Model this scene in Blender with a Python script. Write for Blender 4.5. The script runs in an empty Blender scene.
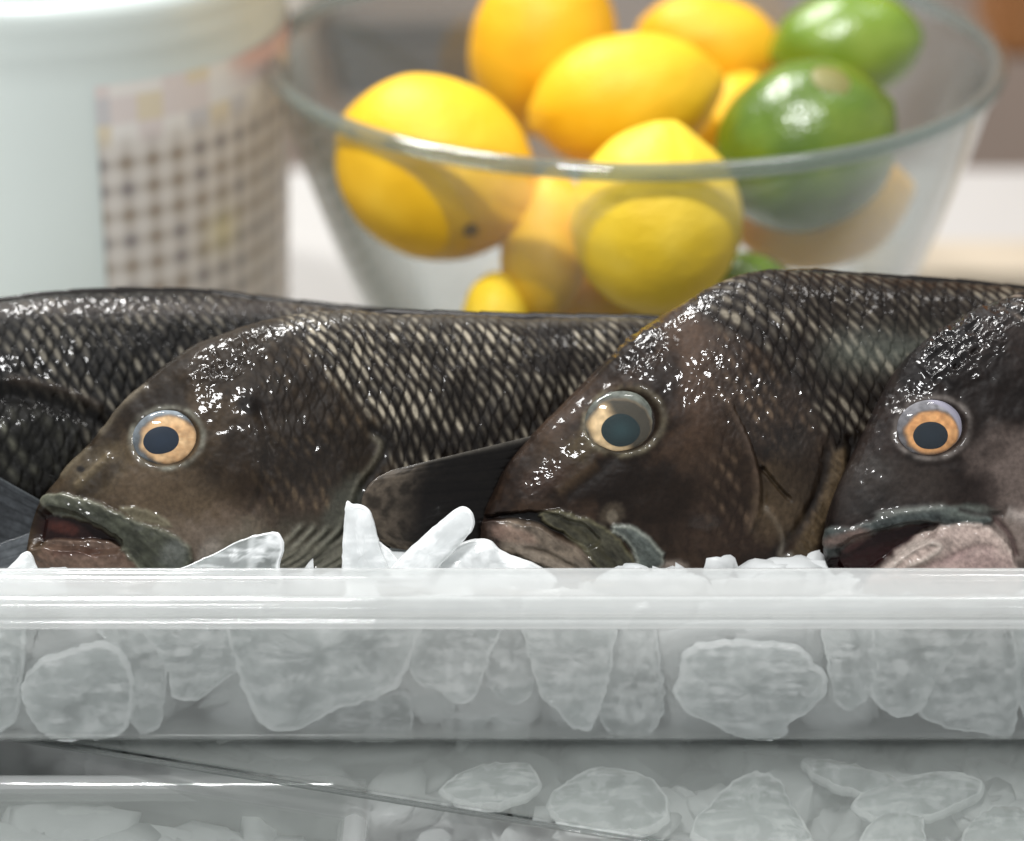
import bpy, bmesh, math, random
import numpy as np
from mathutils import Vector, Matrix
R = math.radians
random.seed(7)
rng = np.random.default_rng(11)
sc = bpy.context.scene
col = sc.collection

# ------------------------------------------------------------------ camera
W, H, F = 1024, 841, 2600.0
PITCH = R(25.0)
CAM = np.array([0.0, -0.701, 0.3896])
FW = np.array([0, math.cos(PITCH), -math.sin(PITCH)])
UP = np.array([0, math.sin(PITCH), math.cos(PITCH)])
RT = np.array([1.0, 0, 0])
cd = bpy.data.cameras.new('camera')
cam = bpy.data.objects.new('camera', cd)
col.objects.link(cam)
cam.location = CAM
cam.rotation_euler = (math.pi / 2 - PITCH, 0, 0)
cd.sensor_width = 36.0
cd.lens = 36.0 * F / W
cd.clip_start = 0.05
cd.clip_end = 30
cd.dof.use_dof = True
cd.dof.focus_distance = 0.828
cd.dof.aperture_fstop = 4.8
sc.camera = cam

# ------------------------------------------------------------------ light
world = bpy.data.worlds.new("World")
sc.world = world
world.use_nodes = True
wb = world.node_tree.nodes['Background']
wb.inputs[0].default_value = (0.93, 0.97, 1.0, 1)
wb.inputs[1].default_value = 0.55


def area(name, loc, target, sx, sy, power, color=(1, 1, 1)):
    ld = bpy.data.lights.new(name, 'AREA')
    ld.shape = 'RECTANGLE'
    ld.size, ld.size_y, ld.energy, ld.color = sx, sy, power, color
    o = bpy.data.objects.new(name, ld)
    col.objects.link(o)
    o.location = loc
    d = Vector(target) - Vector(loc)
    o.rotation_euler = d.to_track_quat('-Z', 'Y').to_euler()
    return o


area('ceiling_and_fill_lamp', (-0.60, 1.08, 1.52), (0, 0.08, 0), 0.75, 0.14, 40, (1, 0.99, 0.97))
area('ceiling_and_fill_lamp', (0.55, 0.55, 1.5), (0.05, 0.1, 0), 0.16, 0.4, 5, (1, 0.98, 0.96))
area('ceiling_and_fill_lamp', (-0.35, -0.62, 1.70), (0, 0.0, 0), 0.4, 0.13, 37, (1, 1, 1))  # added front fill to brighten the ice wall, not a known ceiling lamp

sc.view_settings.view_transform = 'Standard'
sc.view_settings.look = 'None'
sc.view_settings.exposure = 0.0
sc.view_settings.gamma = 1.0
sc.render.engine = 'CYCLES'
cy = sc.cycles
cy.use_denoising = True
cy.max_bounces = 10
cy.diffuse_bounces = 4
cy.glossy_bounces = 4
cy.transmission_bounces = 8
cy.transparent_max_bounces = 24
cy.sample_clamp_indirect = 4.0
cy.caustics_refractive = True


# ------------------------------------------------------------------ helpers
def at(u, v, d):
    """world point seen at pixel u,v at distance d along the view axis"""
    return CAM + d * (FW + RT * (u - W / 2) / F + UP * (H / 2 - v) / F)


def at_y(u, v, Y):
    r = FW + RT * (u - W / 2) / F + UP * (H / 2 - v) / F
    return CAM + r * (Y - CAM[1]) / r[1]


def at_z(u, v, Z):
    r = FW + RT * (u - W / 2) / F + UP * (H / 2 - v) / F
    return CAM + r * (Z - CAM[2]) / r[2]


def project(P):
    Q = P - CAM
    d = Q @ FW
    return W / 2 + F * (Q @ RT) / d, H / 2 - F * (Q @ UP) / d


def srgb(r, g, b):
    c = np.array([r, g, b]) / 255.0
    return np.where(c <= 0.04045, c / 12.92, ((c + 0.055) / 1.055) ** 2.4)


def sm(a, b, x):
    t = np.clip((x - a) / (b - a), 0, 1)
    return t * t * (3 - 2 * t)


def hash2(i, j, k=0):
    n = (i.astype(np.int64) * 374761393 + j.astype(np.int64) * 668265263 + k * 1442695041) & 0xffffffff
    n = ((n ^ (n >> 13)) * 1274126177) & 0xffffffff
    n = (n ^ (n >> 16)) & 0xffffffff
    return n / 4294967295.0


def noise(x, y, k=0):
    xi, yi = np.floor(x), np.floor(y)
    fx, fy = x - xi, y - yi
    fx = fx * fx * fx * (fx * (fx * 6 - 15) + 10)
    fy = fy * fy * fy * (fy * (fy * 6 - 15) + 10)
    a, b = hash2(xi, yi, k), hash2(xi + 1, yi, k)
    c, d = hash2(xi, yi + 1, k), hash2(xi + 1, yi + 1, k)
    return (a * (1 - fx) + b * fx) * (1 - fy) + (c * (1 - fx) + d * fx) * fy * 1.0


def fbm(x, y, o=4, k=0):
    s, a, t = 0, 1.0, 0
    for i in range(o):
        s = s + a * noise(x, y, k + i * 17)
        t += a
        a *= 0.5
        x, y = x * 2.03 + 3.1, y * 2.03 + 1.7
    return s / t


def mesh_np(name, V, Fq, mat=None, parent=None, cols=None, smooth=True, attrs=None):
    """V (n,3), Fq list/array of quads (or -1 padded tris as list)"""
    me = bpy.data.meshes.new(name)
    if isinstance(Fq, np.ndarray):
        k = Fq.shape[1]
        me.vertices.add(len(V))
        me.vertices.foreach_set('co', np.ascontiguousarray(V, dtype=np.float32).ravel())
        me.loops.add(Fq.size)
        me.loops.foreach_set('vertex_index', Fq.astype(np.int32).ravel())
        me.polygons.add(len(Fq))
        me.polygons.foreach_set('loop_start', np.arange(0, Fq.size, k, dtype=np.int32))
        me.update(calc_edges=True)
        me.validate()
    else:
        me.from_pydata([tuple(p) for p in V], [], Fq)
        me.update()
    if smooth:
        me.polygons.foreach_set('use_smooth', np.ones(len(me.polygons), dtype=bool))
    if cols is not None:
        a = me.color_attributes.new('tint', 'FLOAT_COLOR', 'POINT')
        c4 = np.ones((len(V), 4), dtype=np.float32)
        c4[:, :3] = cols
        a.data.foreach_set('color', c4.ravel())
    if attrs:
        for kk, arr in attrs.items():
            a = me.attributes.new(kk, 'FLOAT', 'POINT')
            a.data.foreach_set('value', np.ascontiguousarray(arr, dtype=np.float32))
    if mat:
        me.materials.append(mat)
    o = bpy.data.objects.new(name, me)
    col.objects.link(o)
    if parent is not None:
        o.parent = parent
        o.matrix_parent_inverse = Matrix.Identity(4)
    return o


def grid_faces(nu, nv, wrap_u=False, wrap_v=False, base=0):
    I = np.arange(nu if wrap_u else nu - 1)
    J = np.arange(nv if wrap_v else nv - 1)
    i, j = np.meshgrid(I, J, indexing='ij')
    i2, j2 = (i + 1) % nu, (j + 1) % nv
    return np.stack([i * nv + j, i2 * nv + j, i2 * nv + j2, i * nv + j2], -1).reshape(-1, 4) + base


def tag(o, label, cat, group=None, kind=None):
    if label:
        o['label'] = label
    if cat:
        o['category'] = cat
    if group:
        o['group'] = group
    if kind:
        o['kind'] = kind
    return o


def empty(name, loc, label, cat, group=None):
    o = bpy.data.objects.new(name, None)
    col.objects.link(o)
    o.location = loc
    o.empty_display_size = 0.02
    return tag(o, label, cat, group)


def poly_smooth(pts, n=8, closed=True):
    P = np.array(pts, float)
    m = len(P)
    out = []
    rng_i = range(m) if closed else range(m - 1)
    for i in rng_i:
        if closed:
            p0, p1, p2, p3 = P[(i - 1) % m], P[i], P[(i + 1) % m], P[(i + 2) % m]
        else:
            p0, p1, p2, p3 = P[max(i - 1, 0)], P[i], P[i + 1], P[min(i + 2, m - 1)]
        for k in range(n):
            t = k / n
            out.append(0.5 * ((2 * p1) + (-p0 + p2) * t + (2 * p0 - 5 * p1 + 4 * p2 - p3) * t * t + (-p0 + 3 * p1 - 3 * p2 + p3) * t ** 3))
    if not closed:
        out.append(P[-1])
    return np.array(out)


def seg_dist(u, v, pts, closed=False):
    """distance to polyline + parameter along (0..1) ; u,v 1-D"""
    best = np.full(u.shape, 1e9)
    par = np.zeros(u.shape)
    sd = np.zeros(u.shape)
    m = len(pts)
    cnt = m if closed else m - 1
    L = 0
    seglen = [np.hypot(*(pts[(i + 1) % m] - pts[i])) for i in range(cnt)]
    tot = sum(seglen) + 1e-9
    for i in range(cnt):
        a, b = pts[i], pts[(i + 1) % m]
        d = b - a
        l2 = d @ d + 1e-12
        t = np.clip(((u - a[0]) * d[0] + (v - a[1]) * d[1]) / l2, 0, 1)
        ex, ey = u - (a[0] + t * d[0]), v - (a[1] + t * d[1])
        dd = np.hypot(ex, ey)
        w = dd < best
        best = np.where(w, dd, best)
        par = np.where(w, (L + t * seglen[i]) / tot, par)
        sd = np.where(w, np.sign(d[0] * ey - d[1] * ex), sd)
        L += seglen[i]
    return best, par, sd


def inside(u, v, pts):
    c = np.zeros(u.shape, bool)
    m = len(pts)
    j = m - 1
    for i in range(m):
        xi, yi, xj, yj = pts[i][0], pts[i][1], pts[j][0], pts[j][1]
        if yi != yj:
            c ^= ((yi > v) != (yj > v)) & (u < (xj - xi) * (v - yi) / (yj - yi) + xi)
        j = i
    return c


# ------------------------------------------------------------------ materials
def new_mat(name):
    m = bpy.data.materials.new(name)
    m.use_nodes = True
    nt = m.node_tree
    bs = nt.nodes['Principled BSDF']
    return m, nt, bs


def N(nt, t, **kw):
    n = nt.nodes.new(t)
    for k, v in kw.items():
        if hasattr(n, k):
            setattr(n, k, v)
        else:
            n.inputs[k].default_value = v
    return n


def noise_bump(nt, bs, scale, strength, dist=0.001, detail=3, prev=None, coord='Object'):
    tc = N(nt, 'ShaderNodeTexCoord')
    nz = N(nt, 'ShaderNodeTexNoise')
    nz.inputs['Scale'].default_value = scale
    nz.inputs['Detail'].default_value = detail
    nt.links.new(tc.outputs[coord], nz.inputs['Vector'])
    b = N(nt, 'ShaderNodeBump')
    b.inputs['Strength'].default_value = strength
    b.inputs['Distance'].default_value = dist
    nt.links.new(nz.outputs['Fac'], b.inputs['Height'])
    if prev:
        nt.links.new(prev.outputs[0], b.inputs['Normal'])
    nt.links.new(b.outputs[0], bs.inputs['Normal'])
    return b, nz


def mat_plain(name, c, rough=0.5, bump=0.0, bscale=200, spec=0.5, coat=0.0, var=0.0, metal=0):
    m, nt, bs = new_mat(name)
    bs.inputs['Base Color'].default_value = (*c, 1)
    bs.inputs['Roughness'].default_value = rough
    bs.inputs['Specular IOR Level'].default_value = spec
    bs.inputs['Coat Weight'].default_value = coat
    bs.inputs['Coat Roughness'].default_value = 0.08
    bs.inputs['Metallic'].default_value = metal
    if bump:
        noise_bump(nt, bs, bscale, bump)
    if var:
        tc = N(nt, 'ShaderNodeTexCoord')
        nz = N(nt, 'ShaderNodeTexNoise')
        nz.inputs['Scale'].default_value = bscale * 0.15
        nz.inputs['Detail'].default_value = 5
        nt.links.new(tc.outputs['Object'], nz.inputs['Vector'])
        rp = N(nt, 'ShaderNodeValToRGB')
        rp.color_ramp.elements[0].position = 0.3
        rp.color_ramp.elements[1].position = 0.7
        rp.color_ramp.elements[0].color = (*[x * (1 - var) for x in c], 1)
        rp.color_ramp.elements[1].color = (*[min(1, x * (1 + var)) for x in c], 1)
        nt.links.new(nz.outputs['Fac'], rp.inputs[0])
        nt.links.new(rp.outputs[0], bs.inputs['Base Color'])
    return m


def mat_skin(name, rough=0.5, coat=0.8):
    m, nt, bs = new_mat(name)
    at_ = N(nt, 'ShaderNodeAttribute', attribute_name='tint')
    tc = N(nt, 'ShaderNodeTexCoord')
    nz = N(nt, 'ShaderNodeTexNoise')
    nz.inputs['Scale'].default_value = 700
    nz.inputs['Detail'].default_value = 4
    nt.links.new(tc.outputs['Object'], nz.inputs['Vector'])
    mr = N(nt, 'ShaderNodeMapRange')
    mr.inputs['To Min'].default_value = 0.35
    mr.inputs['To Max'].default_value = 1.15
    nt.links.new(nz.outputs['Fac'], mr.inputs['Value'])
    mx = N(nt, 'ShaderNodeVectorMath', operation='MULTIPLY')
    nt.links.new(at_.outputs['Color'], mx.inputs[0])
    nt.links.new(mr.outputs[0], mx.inputs[1])
    nt.links.new(mx.outputs[0], bs.inputs['Base Color'])
    bs.inputs['Roughness'].default_value = rough
    bs.inputs['Specular IOR Level'].default_value = 0.1
    bs.inputs['Coat Weight'].default_value = coat
    bs.inputs['Coat Roughness'].default_value = 0.05
    bs.inputs['Coat IOR'].default_value = 1.36
    # wet film: wrinkled micro relief that breaks the highlights up
    n1 = N(nt, 'ShaderNodeTexNoise')
    n1.inputs['Scale'].default_value = 420
    n1.inputs['Detail'].default_value = 3
    n1.inputs['Distortion'].default_value = 0.6
    nt.links.new(tc.outputs['Object'], n1.inputs['Vector'])
    wet = N(nt, 'ShaderNodeAttribute', attribute_name='wet')
    cw = N(nt, 'ShaderNodeMapRange')
    cw.inputs['To Min'].default_value = 0.12 * coat
    cw.inputs['To Max'].default_value = 1.25 * coat
    nt.links.new(wet.outputs['Fac'], cw.inputs['Value'])
    nt.links.new(cw.outputs[0], bs.inputs['Coat Weight'])
    ml = N(nt, 'ShaderNodeMath', operation='MULTIPLY')
    nt.links.new(n1.outputs['Fac'], ml.inputs[0])
    nt.links.new(wet.outputs['Fac'], ml.inputs[1])
    b = N(nt, 'ShaderNodeBump')
    b.inputs['Strength'].default_value = 1.0
    b.inputs['Distance'].default_value = 0.00018
    nt.links.new(ml.outputs[0], b.inputs['Height'])
    nt.links.new(b.outputs[0], bs.inputs['Coat Normal'])
    b2 = N(nt, 'ShaderNodeBump')
    b2.inputs['Strength'].default_value = 0.5
    b2.inputs['Distance'].default_value = 0.0003
    nt.links.new(ml.outputs[0], b2.inputs['Height'])
    nt.links.new(b2.outputs[0], bs.inputs['Normal'])
    return m


def mat_clear(name, tint=(0.98, 0.985, 0.98), haze=0.12, haze_col=(0.90, 0.91, 0.90), rough=0.04, bump=0.0, bscale=60,
              refl=1.0, ior=1.5, edge=0.85, edge_tint=None):
    """thin clear plastic / glass: see-through, Fresnel gloss, a little milky scatter"""
    m, nt, bs = new_mat(name)
    nt.nodes.remove(bs)
    out = nt.nodes['Material Output']
    tr = N(nt, 'ShaderNodeBsdfTransparent')
    tr.inputs[0].default_value = (*tint, 1)
    gl = N(nt, 'ShaderNodeBsdfGlossy')
    gl.inputs['Roughness'].default_value = rough
    gl.inputs['Color'].default_value = (refl, refl, refl, 1)
    df = N(nt, 'ShaderNodeBsdfDiffuse')
    df.inputs[0].default_value = (*haze_col, 1)
    tl = N(nt, 'ShaderNodeBsdfTranslucent')
    tl.inputs[0].default_value = (*haze_col, 1)
    dm = N(nt, 'ShaderNodeMixShader')
    dm.inputs[0].default_value = 0.5
    nt.links.new(df.outputs[0], dm.inputs[1])
    nt.links.new(tl.outputs[0], dm.inputs[2])
    m1 = N(nt, 'ShaderNodeMixShader')
    m1.inputs[0].default_value = haze
    nt.links.new(tr.outputs[0], m1.inputs[1])
    nt.links.new(dm.outputs[0], m1.inputs[2])
    # Schlick reflectance of a thin sheet, the same from both sides
    lw = N(nt, 'ShaderNodeLayerWeight')
    lw.inputs['Blend'].default_value = 0.5
    pw = N(nt, 'ShaderNodeMath', operation='POWER')
    pw.inputs[1].default_value = 3.2
    nt.links.new(lw.outputs['Facing'], pw.inputs[0])
    r0_ = ((ior - 1) / (ior + 1)) ** 2
    fr = N(nt, 'ShaderNodeMapRange')
    fr.inputs['To Min'].default_value = r0_
    fr.inputs['To Max'].default_value = edge
    nt.links.new(pw.outputs[0], fr.inputs['Value'])
    if edge_tint:
        # longer path through the glass where it is seen edge-on
        p2 = N(nt, 'ShaderNodeMath', operation='POWER')
        p2.inputs[1].default_value = 2.2
        nt.links.new(lw.outputs['Facing'], p2.inputs[0])
        cm = N(nt, 'ShaderNodeMix', data_type='RGBA')
        cm.inputs['A'].default_value = (*tint, 1)
        cm.inputs['B'].default_value = (*edge_tint, 1)
        nt.links.new(p2.outputs[0], cm.inputs['Factor'])
        nt.links.new(cm.outputs['Result'], tr.inputs[0])
    m2 = N(nt, 'ShaderNodeMixShader')
    nt.links.new(fr.outputs[0], m2.inputs[0])
    nt.links.new(m1.outputs[0], m2.inputs[1])
    nt.links.new(gl.outputs[0], m2.inputs[2])
    nt.links.new(m2.outputs[0], out.inputs[0])
    if bump:
        tc = N(nt, 'ShaderNodeTexCoord')
        nz = N(nt, 'ShaderNodeTexNoise')
        nz.inputs['Scale'].default_value = bscale
        nz.inputs['Detail'].default_value = 3
        mp = N(nt, 'ShaderNodeMapping')
        mp.inputs['Scale'].default_value = (0.25, 1, 1)
        nt.links.new(tc.outputs['Object'], mp.inputs[0])
        nt.links.new(mp.outputs[0], nz.inputs['Vector'])
        b = N(nt, 'ShaderNodeBump')
        b.inputs['Strength'].default_value = bump
        b.inputs['Distance'].default_value = 0.002
        nt.links.new(nz.outputs['Fac'], b.inputs['Height'])
        nt.links.new(b.outputs[0], gl.inputs['Normal'])
    return m


def mat_ice(name, base=(0.74, 0.79, 0.79), clear=0.5, rough=0.16):
    m, nt, bs = new_mat(name)
    bs.inputs['Base Color'].default_value = (*base, 1)
    bs.inputs['Roughness'].default_value = rough
    bs.inputs['IOR'].default_value = 1.31
    fr = N(nt, 'ShaderNodeAttribute', attribute_name='frost_rimlight')
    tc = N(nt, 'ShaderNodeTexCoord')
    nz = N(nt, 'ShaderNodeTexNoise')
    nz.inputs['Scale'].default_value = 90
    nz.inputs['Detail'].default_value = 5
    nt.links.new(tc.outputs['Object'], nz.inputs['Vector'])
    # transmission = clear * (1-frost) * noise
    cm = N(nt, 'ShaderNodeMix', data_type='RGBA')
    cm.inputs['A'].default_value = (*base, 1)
    cm.inputs['B'].default_value = (0.95, 0.96, 0.96, 1)  # white of the frost streaks and of the painted bright rims
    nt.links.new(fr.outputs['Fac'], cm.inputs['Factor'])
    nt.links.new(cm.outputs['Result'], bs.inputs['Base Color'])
    a = N(nt, 'ShaderNodeMath', operation='SUBTRACT')
    a.inputs[0].default_value = 1.0
    nt.links.new(fr.outputs['Fac'], a.inputs[1])
    mr = N(nt, 'ShaderNodeMapRange')
    mr.inputs['From Min'].default_value = 0.3
    mr.inputs['From Max'].default_value = 0.7
    mr.inputs['To Min'].default_value = clear * 0.6
    mr.inputs['To Max'].default_value = min(1, clear * 1.4)
    nt.links.new(nz.outputs['Fac'], mr.inputs['Value'])
    b = N(nt, 'ShaderNodeMath', operation='MULTIPLY')
    b.use_clamp = True
    nt.links.new(a.outputs[0], b.inputs[0])
    nt.links.new(mr.outputs[0], b.inputs[1])
    nt.links.new(b.outputs[0], bs.inputs['Transmission Weight'])
    noise_bump(nt, bs, 260, 0.2, 0.0008, 4)
    tl = N(nt, 'ShaderNodeBsdfTranslucent')
    tl.inputs[0].default_value = (*base, 1)
    mx = N(nt, 'ShaderNodeMixShader')
    mx.inputs[0].default_value = 0.35
    nt.links.new(bs.outputs[0], mx.inputs[1])
    nt.links.new(tl.outputs[0], mx.inputs[2])
    nt.links.new(mx.outputs[0], nt.nodes['Material Output'].inputs[0])
    return m


M_SKIN = mat_skin('wet_fish_skin')
M_FIN = mat_skin('fin_membrane', 0.35, 0.6)
M_WALL = mat_clear('clear_tray_plastic', haze=0.30, rough=0.06, bump=0.25, bscale=40)
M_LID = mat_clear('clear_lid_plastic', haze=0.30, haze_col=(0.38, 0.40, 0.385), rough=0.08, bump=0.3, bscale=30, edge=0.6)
M_FLANGE = mat_clear('thick_clear_plastic', haze=0.46, haze_col=(0.72, 0.73, 0.725), rough=0.07, bump=0.3, bscale=70)
M_GLASS = mat_clear('bowl_glass', tint=(0.98, 0.985, 0.982), edge_tint=(0.52, 0.57, 0.55), haze=0.045, haze_col=(0.75, 0.82, 0.8), rough=0.02)
M_GLASSRIM = mat_clear('bowl_glass_edge', tint=(0.62, 0.67, 0.64), haze=0.28, haze_col=(0.42, 0.46, 0.44), rough=0.05)
M_ICE = mat_ice('frosted_ice', base=(0.84, 0.87, 0.865), clear=0.68, rough=0.1)
M_ICEBED = mat_ice('crushed_ice', base=(0.74, 0.76, 0.755), clear=0.1, rough=0.3)
M_ICEW = mat_ice('white_ice', base=(0.82, 0.84, 0.84), clear=0.25, rough=0.1)
M_COUNTER = mat_plain('white_counter', (0.45, 0.437, 0.42), 0.35, 0.05, 80, var=0.03)
M_PLASTIC = mat_plain('white_bucket_plastic', (0.64, 0.695, 0.66), 0.35, 0.03, 60)

# ------------------------------------------------------------------ setting
ZC = -0.125                      # counter height (tray rim at 0)


def box(name, x0, x1, y0, y1, z0, z1, mat, parent=None, bev=0.002):
    bm = bmesh.new()
    bmesh.ops.create_cube(bm, size=1)
    for v in bm.verts:
        v.co.x = x0 + (v.co.x + .5) * (x1 - x0)
        v.co.y = y0 + (v.co.y + .5) * (y1 - y0)
        v.co.z = z0 + (v.co.z + .5) * (z1 - z0)
    if bev:
        bmesh.ops.bevel(bm, geom=bm.edges[:], offset=bev, segments=3, affect='EDGES', profile=0.6)
    me = bpy.data.meshes.new(name)
    bm.to_mesh(me)
    bm.free()
    me.materials.append(mat)
    o = bpy.data.objects.new(name, me)
    col.objects.link(o)
    if parent is not None:
        o.parent = parent
    return o


YB = at_z(900, 168, ZC)[1]
ct = box('counter', -1.6, 1.6, -0.6, YB, ZC - 0.04, ZC, M_COUNTER, bev=0.004)
tag(ct, 'white counter under the trays and the bowl', None, kind='structure')
fl = box('floor', -4, 4, -3, 4, -1.0, -0.95, mat_plain('brown_floor', (0.11, 0.085, 0.07), 0.6, 0.1, 8, var=0.2), bev=0)
tag(fl, 'dark brown floor beyond the counter', None, kind='structure')
wl = box('wall', -4, 4, 2.6, 2.7, -0.95, 1.6, mat_plain('pinkish_wall', (0.44, 0.34, 0.28), 0.7, 0.1, 8, var=0.08), bev=0)
tag(wl, 'pinkish beige wall behind the counter', None, kind='structure')

# ------------------------------------------------------------------ fish
def scale_field(s, t, k=0, R_=0.86):
    """overlapping scales. s (towards the tail) and t in units of scale pitch; returns height 0..1, light mark, random id"""
    best_c = np.full(s.shape, 1e9)
    hgt = np.zeros(s.shape)
    mark = np.zeros(s.shape)
    rid = np.zeros(s.shape)
    edge = np.zeros(s.shape)
    j0 = np.round(t * 2)
    for dj in (-2, -1, 0, 1, 2):
        j = j0 + dj
        off = (j % 2) * 0.5
        i0 = np.floor(s - off)
        for di in (-1, 0, 1):
            i = i0 + di
            jx = (hash2(i, j, k + 5) - .5) * 0.14
            jy = (hash2(i, j, k + 9) - .5) * 0.10
            cs, ct_ = i + off + jx, j * 0.5 + jy
            ds, dt = s - cs, t - ct_
            rr = np.sqrt((ds / R_) ** 2 + (dt / 0.60) ** 2)
            ok = (rr < 1) & (cs < best_c)
            best_c = np.where(ok, cs, best_c)
            hgt = np.where(ok, np.clip(0.25 + 0.75 * (ds / R_), 0, 1) * sm(1.0, 0.86, rr), hgt)
            a = ds - 0.47
            b = dt
            mk = np.exp(-((a - 0.50 * b) / 0.17) ** 2 - (b / 0.24) ** 2)
            mark = np.where(ok, mk, mark)
            rid = np.where(ok, hash2(i, j, k), rid)
            edge = np.where(ok, sm(0.8, 0.98, rr), edge)
    return hgt, mark, rid, edge


DARK = srgb(38, 30, 25)
BROWN = srgb(66, 54, 45)
MID = srgb(96, 84, 74)
PINK = srgb(132, 118, 112)
PALE = srgb(160, 158, 150)
OLIVE = srgb(104, 106, 88)
TEAL = srgb(112, 124, 122)
BLACK = srgb(20, 17, 15)


class Fish:
    """one fish: near flank traced on a plane leaning back like the flank; its real thickness, far flank and tail are built too"""

    def __init__(s, anchor, d0, yaw, top, bot, thick, xr, nv=380, x_tail=None, step=1.15):
        s.yaw = yaw
        s.O = at(anchor[0], anchor[1], d0)
        s.X = RT * math.cos(yaw) + FW * math.sin(yaw)
        s.Y = -RT * math.sin(yaw) + FW * math.cos(yaw)     # away from the viewer
        s.Z = UP.copy()
        s.px = d0 / F
        s.d0 = d0
        s.anchor = anchor
        top, bot = np.array(top, float), np.array(bot, float)
        T, B = s.loc(top), s.loc(bot)
        s.T, s.B = T, B
        x0, x1 = T[0, 0], T[-1, 0]
        v0 = s.loc(np.array([[xr[1], 400.]]))[0, 0]
        lead = 14.0
        a = x0 + lead * (np.linspace(0, 1, 26)[:-1] ** 2.2)
        b = np.arange(x0 + lead, v0, step)
        c = np.linspace(v0, x1, 60)[1:]
        xs = np.concatenate([a, b, c])
        s.xs = xs
        zt = s.smooth_interp(xs, T)
        zb = s.smooth_interp(xs, B)
        TH = np.array(thick, float)
        tx = s.loc(np.stack([TH[:, 0], np.full(len(TH), anchor[1])], 1))[:, 0]
        th = s.smooth_interp(xs, np.stack([tx, TH[:, 1]], 1))
        nf = 40
        th1 = np.linspace(0, math.pi, nv)
        # more rows toward the back, whose slope is seen
        th1 = th1 - 0.12 * np.sin(2 * th1)
        th2 = np.linspace(math.pi, 2 * math.pi, nf)[1:-1]
        A = np.concatenate([th1, th2])
        s.nx, s.na, s.nv = len(xs), len(A), nv
        mid, hh = (zt + zb) / 2, (zt - zb) / 2
        cA, sA = np.cos(A), np.sin(A)
        Xl = np.repeat(xs[:, None], s.na, 1)
        prof = np.sign(sA) * np.abs(sA) ** 0.82
        # widest a little below the middle, narrow ridge at the back
        wedge = 1 - 0.16 * np.maximum(cA, 0) ** 2
        Zl = mid[:, None] + hh[:, None] * cA[None]
        Yl = -th[:, None] * (prof * wedge)[None]
        s.P = np.stack([Xl, Yl, Zl], -1)
        s.refresh()
        s.N = s.normals(s.P)
        n = s.nx * s.na
        s.disp = np.zeros((s.nx, s.na))
        s.push = np.zeros((s.nx, s.na))
        s.col = np.tile(BROWN, (s.nx, s.na, 1))
        s.wet = np.full((s.nx, s.na), 0.22)
        s.near = np.zeros((s.nx, s.na), bool)
        s.near[:, :nv] = True
        # circumferential length for the scales
        dl = np.sqrt((np.diff(s.P, axis=1) ** 2).sum(-1))
        s.circ = np.concatenate([np.zeros((s.nx, 1)), np.cumsum(dl, 1)], 1)

    def smooth_interp(s, x, K):
        # monotone-ish cubic through key points
        xk, yk = K[:, 0], K[:, 1]
        m = np.gradient(yk, xk)
        d = np.diff(yk) / np.diff(xk)
        m[0], m[-1] = d[0], d[-1]
        for i in range(1, len(xk) - 1):
            m[i] = 0 if d[i - 1] * d[i] <= 0 else 2 * d[i - 1] * d[i] / (d[i - 1] + d[i])
        i = np.clip(np.searchsorted(xk, x) - 1, 0, len(xk) - 2)
        h = xk[i + 1] - xk[i]
        t = np.clip((x - xk[i]) / h, 0, 1)
        return ((2 * t ** 3 - 3 * t ** 2 + 1) * yk[i] + (t ** 3 - 2 * t ** 2 + t) * h * m[i] +
                (-2 * t ** 3 + 3 * t ** 2) * yk[i + 1] + (t ** 3 - t ** 2) * h * m[i + 1])

    def loc(s, uv):
        """traced point -> (X, Z) in the fish's own mid plane, in px units of its own scale"""
        uv = np.asarray(uv, float)
        Dr = FW + RT * (uv[..., :1] - W / 2) / F + UP * (H / 2 - uv[..., 1:2]) / F
        t = ((s.O - CAM) @ s.Y) / (Dr @ s.Y)
        P = CAM + Dr * t[..., None] - s.O
        return np.stack([P @ s.X / s.px, P @ s.Z / s.px], -1)

    def world(s, P):
        return s.O + s.px * (P[..., :1] * s.X + P[..., 1:2] * s.Y + P[..., 2:3] * s.Z)

    def refresh(s):
        Wp = s.world(s.P)
        s.u, s.v = project(Wp)

    def normals(s, P):
        dx = np.gradient(P, axis=0)
        da = np.empty_like(P)
        da[:, 1:-1] = P[:, 2:] - P[:, :-2]
        da[:, 0] = P[:, 1] - P[:, -1]
        da[:, -1] = P[:, 0] - P[:, -2]
        n = np.cross(dx, da)
        n /= np.linalg.norm(n, axis=-1, keepdims=True) + 1e-9
        # near flank must face -Y
        if n[s.nx // 2, s.nv // 2, 1] > 0:
            n = -n
        return n

    # ---- painting tools (work on the near flank)
    def sel(s, bb, pad=12):
        return s.near & (s.u > bb[0] - pad) & (s.u < bb[2] + pad) & (s.v > bb[1] - pad) & (s.v < bb[3] + pad)

    def tint(s, w, c, mask=None):
        if mask is None:
            s.col = s.col * (1 - w[..., None]) + c * w[..., None]
        else:
            s.col[mask] = s.col[mask] * (1 - w[..., None]) + c * w[..., None]

    def blob(s, x, y, rx, ry, c, w=1.0, rot=0, soft=0.9, nz=0.35, nsc=18):
        r = max(rx, ry) * 1.8
        m = s.sel((x - r, y - r, x + r, y + r))
        du, dv = s.u[m] - x, s.v[m] - y
        ca, sa = math.cos(R(rot)), math.sin(R(rot))
        a, b = (du * ca + dv * sa) / rx, (-du * sa + dv * ca) / ry
        rr = np.sqrt(a * a + b * b) + (fbm(s.u[m] / nsc, s.v[m] / nsc, 3, 3) - .5) * 2 * nz
        s.tint(sm(1 + soft / 2, 1 - soft / 2, rr) * w, c, m)

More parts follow.
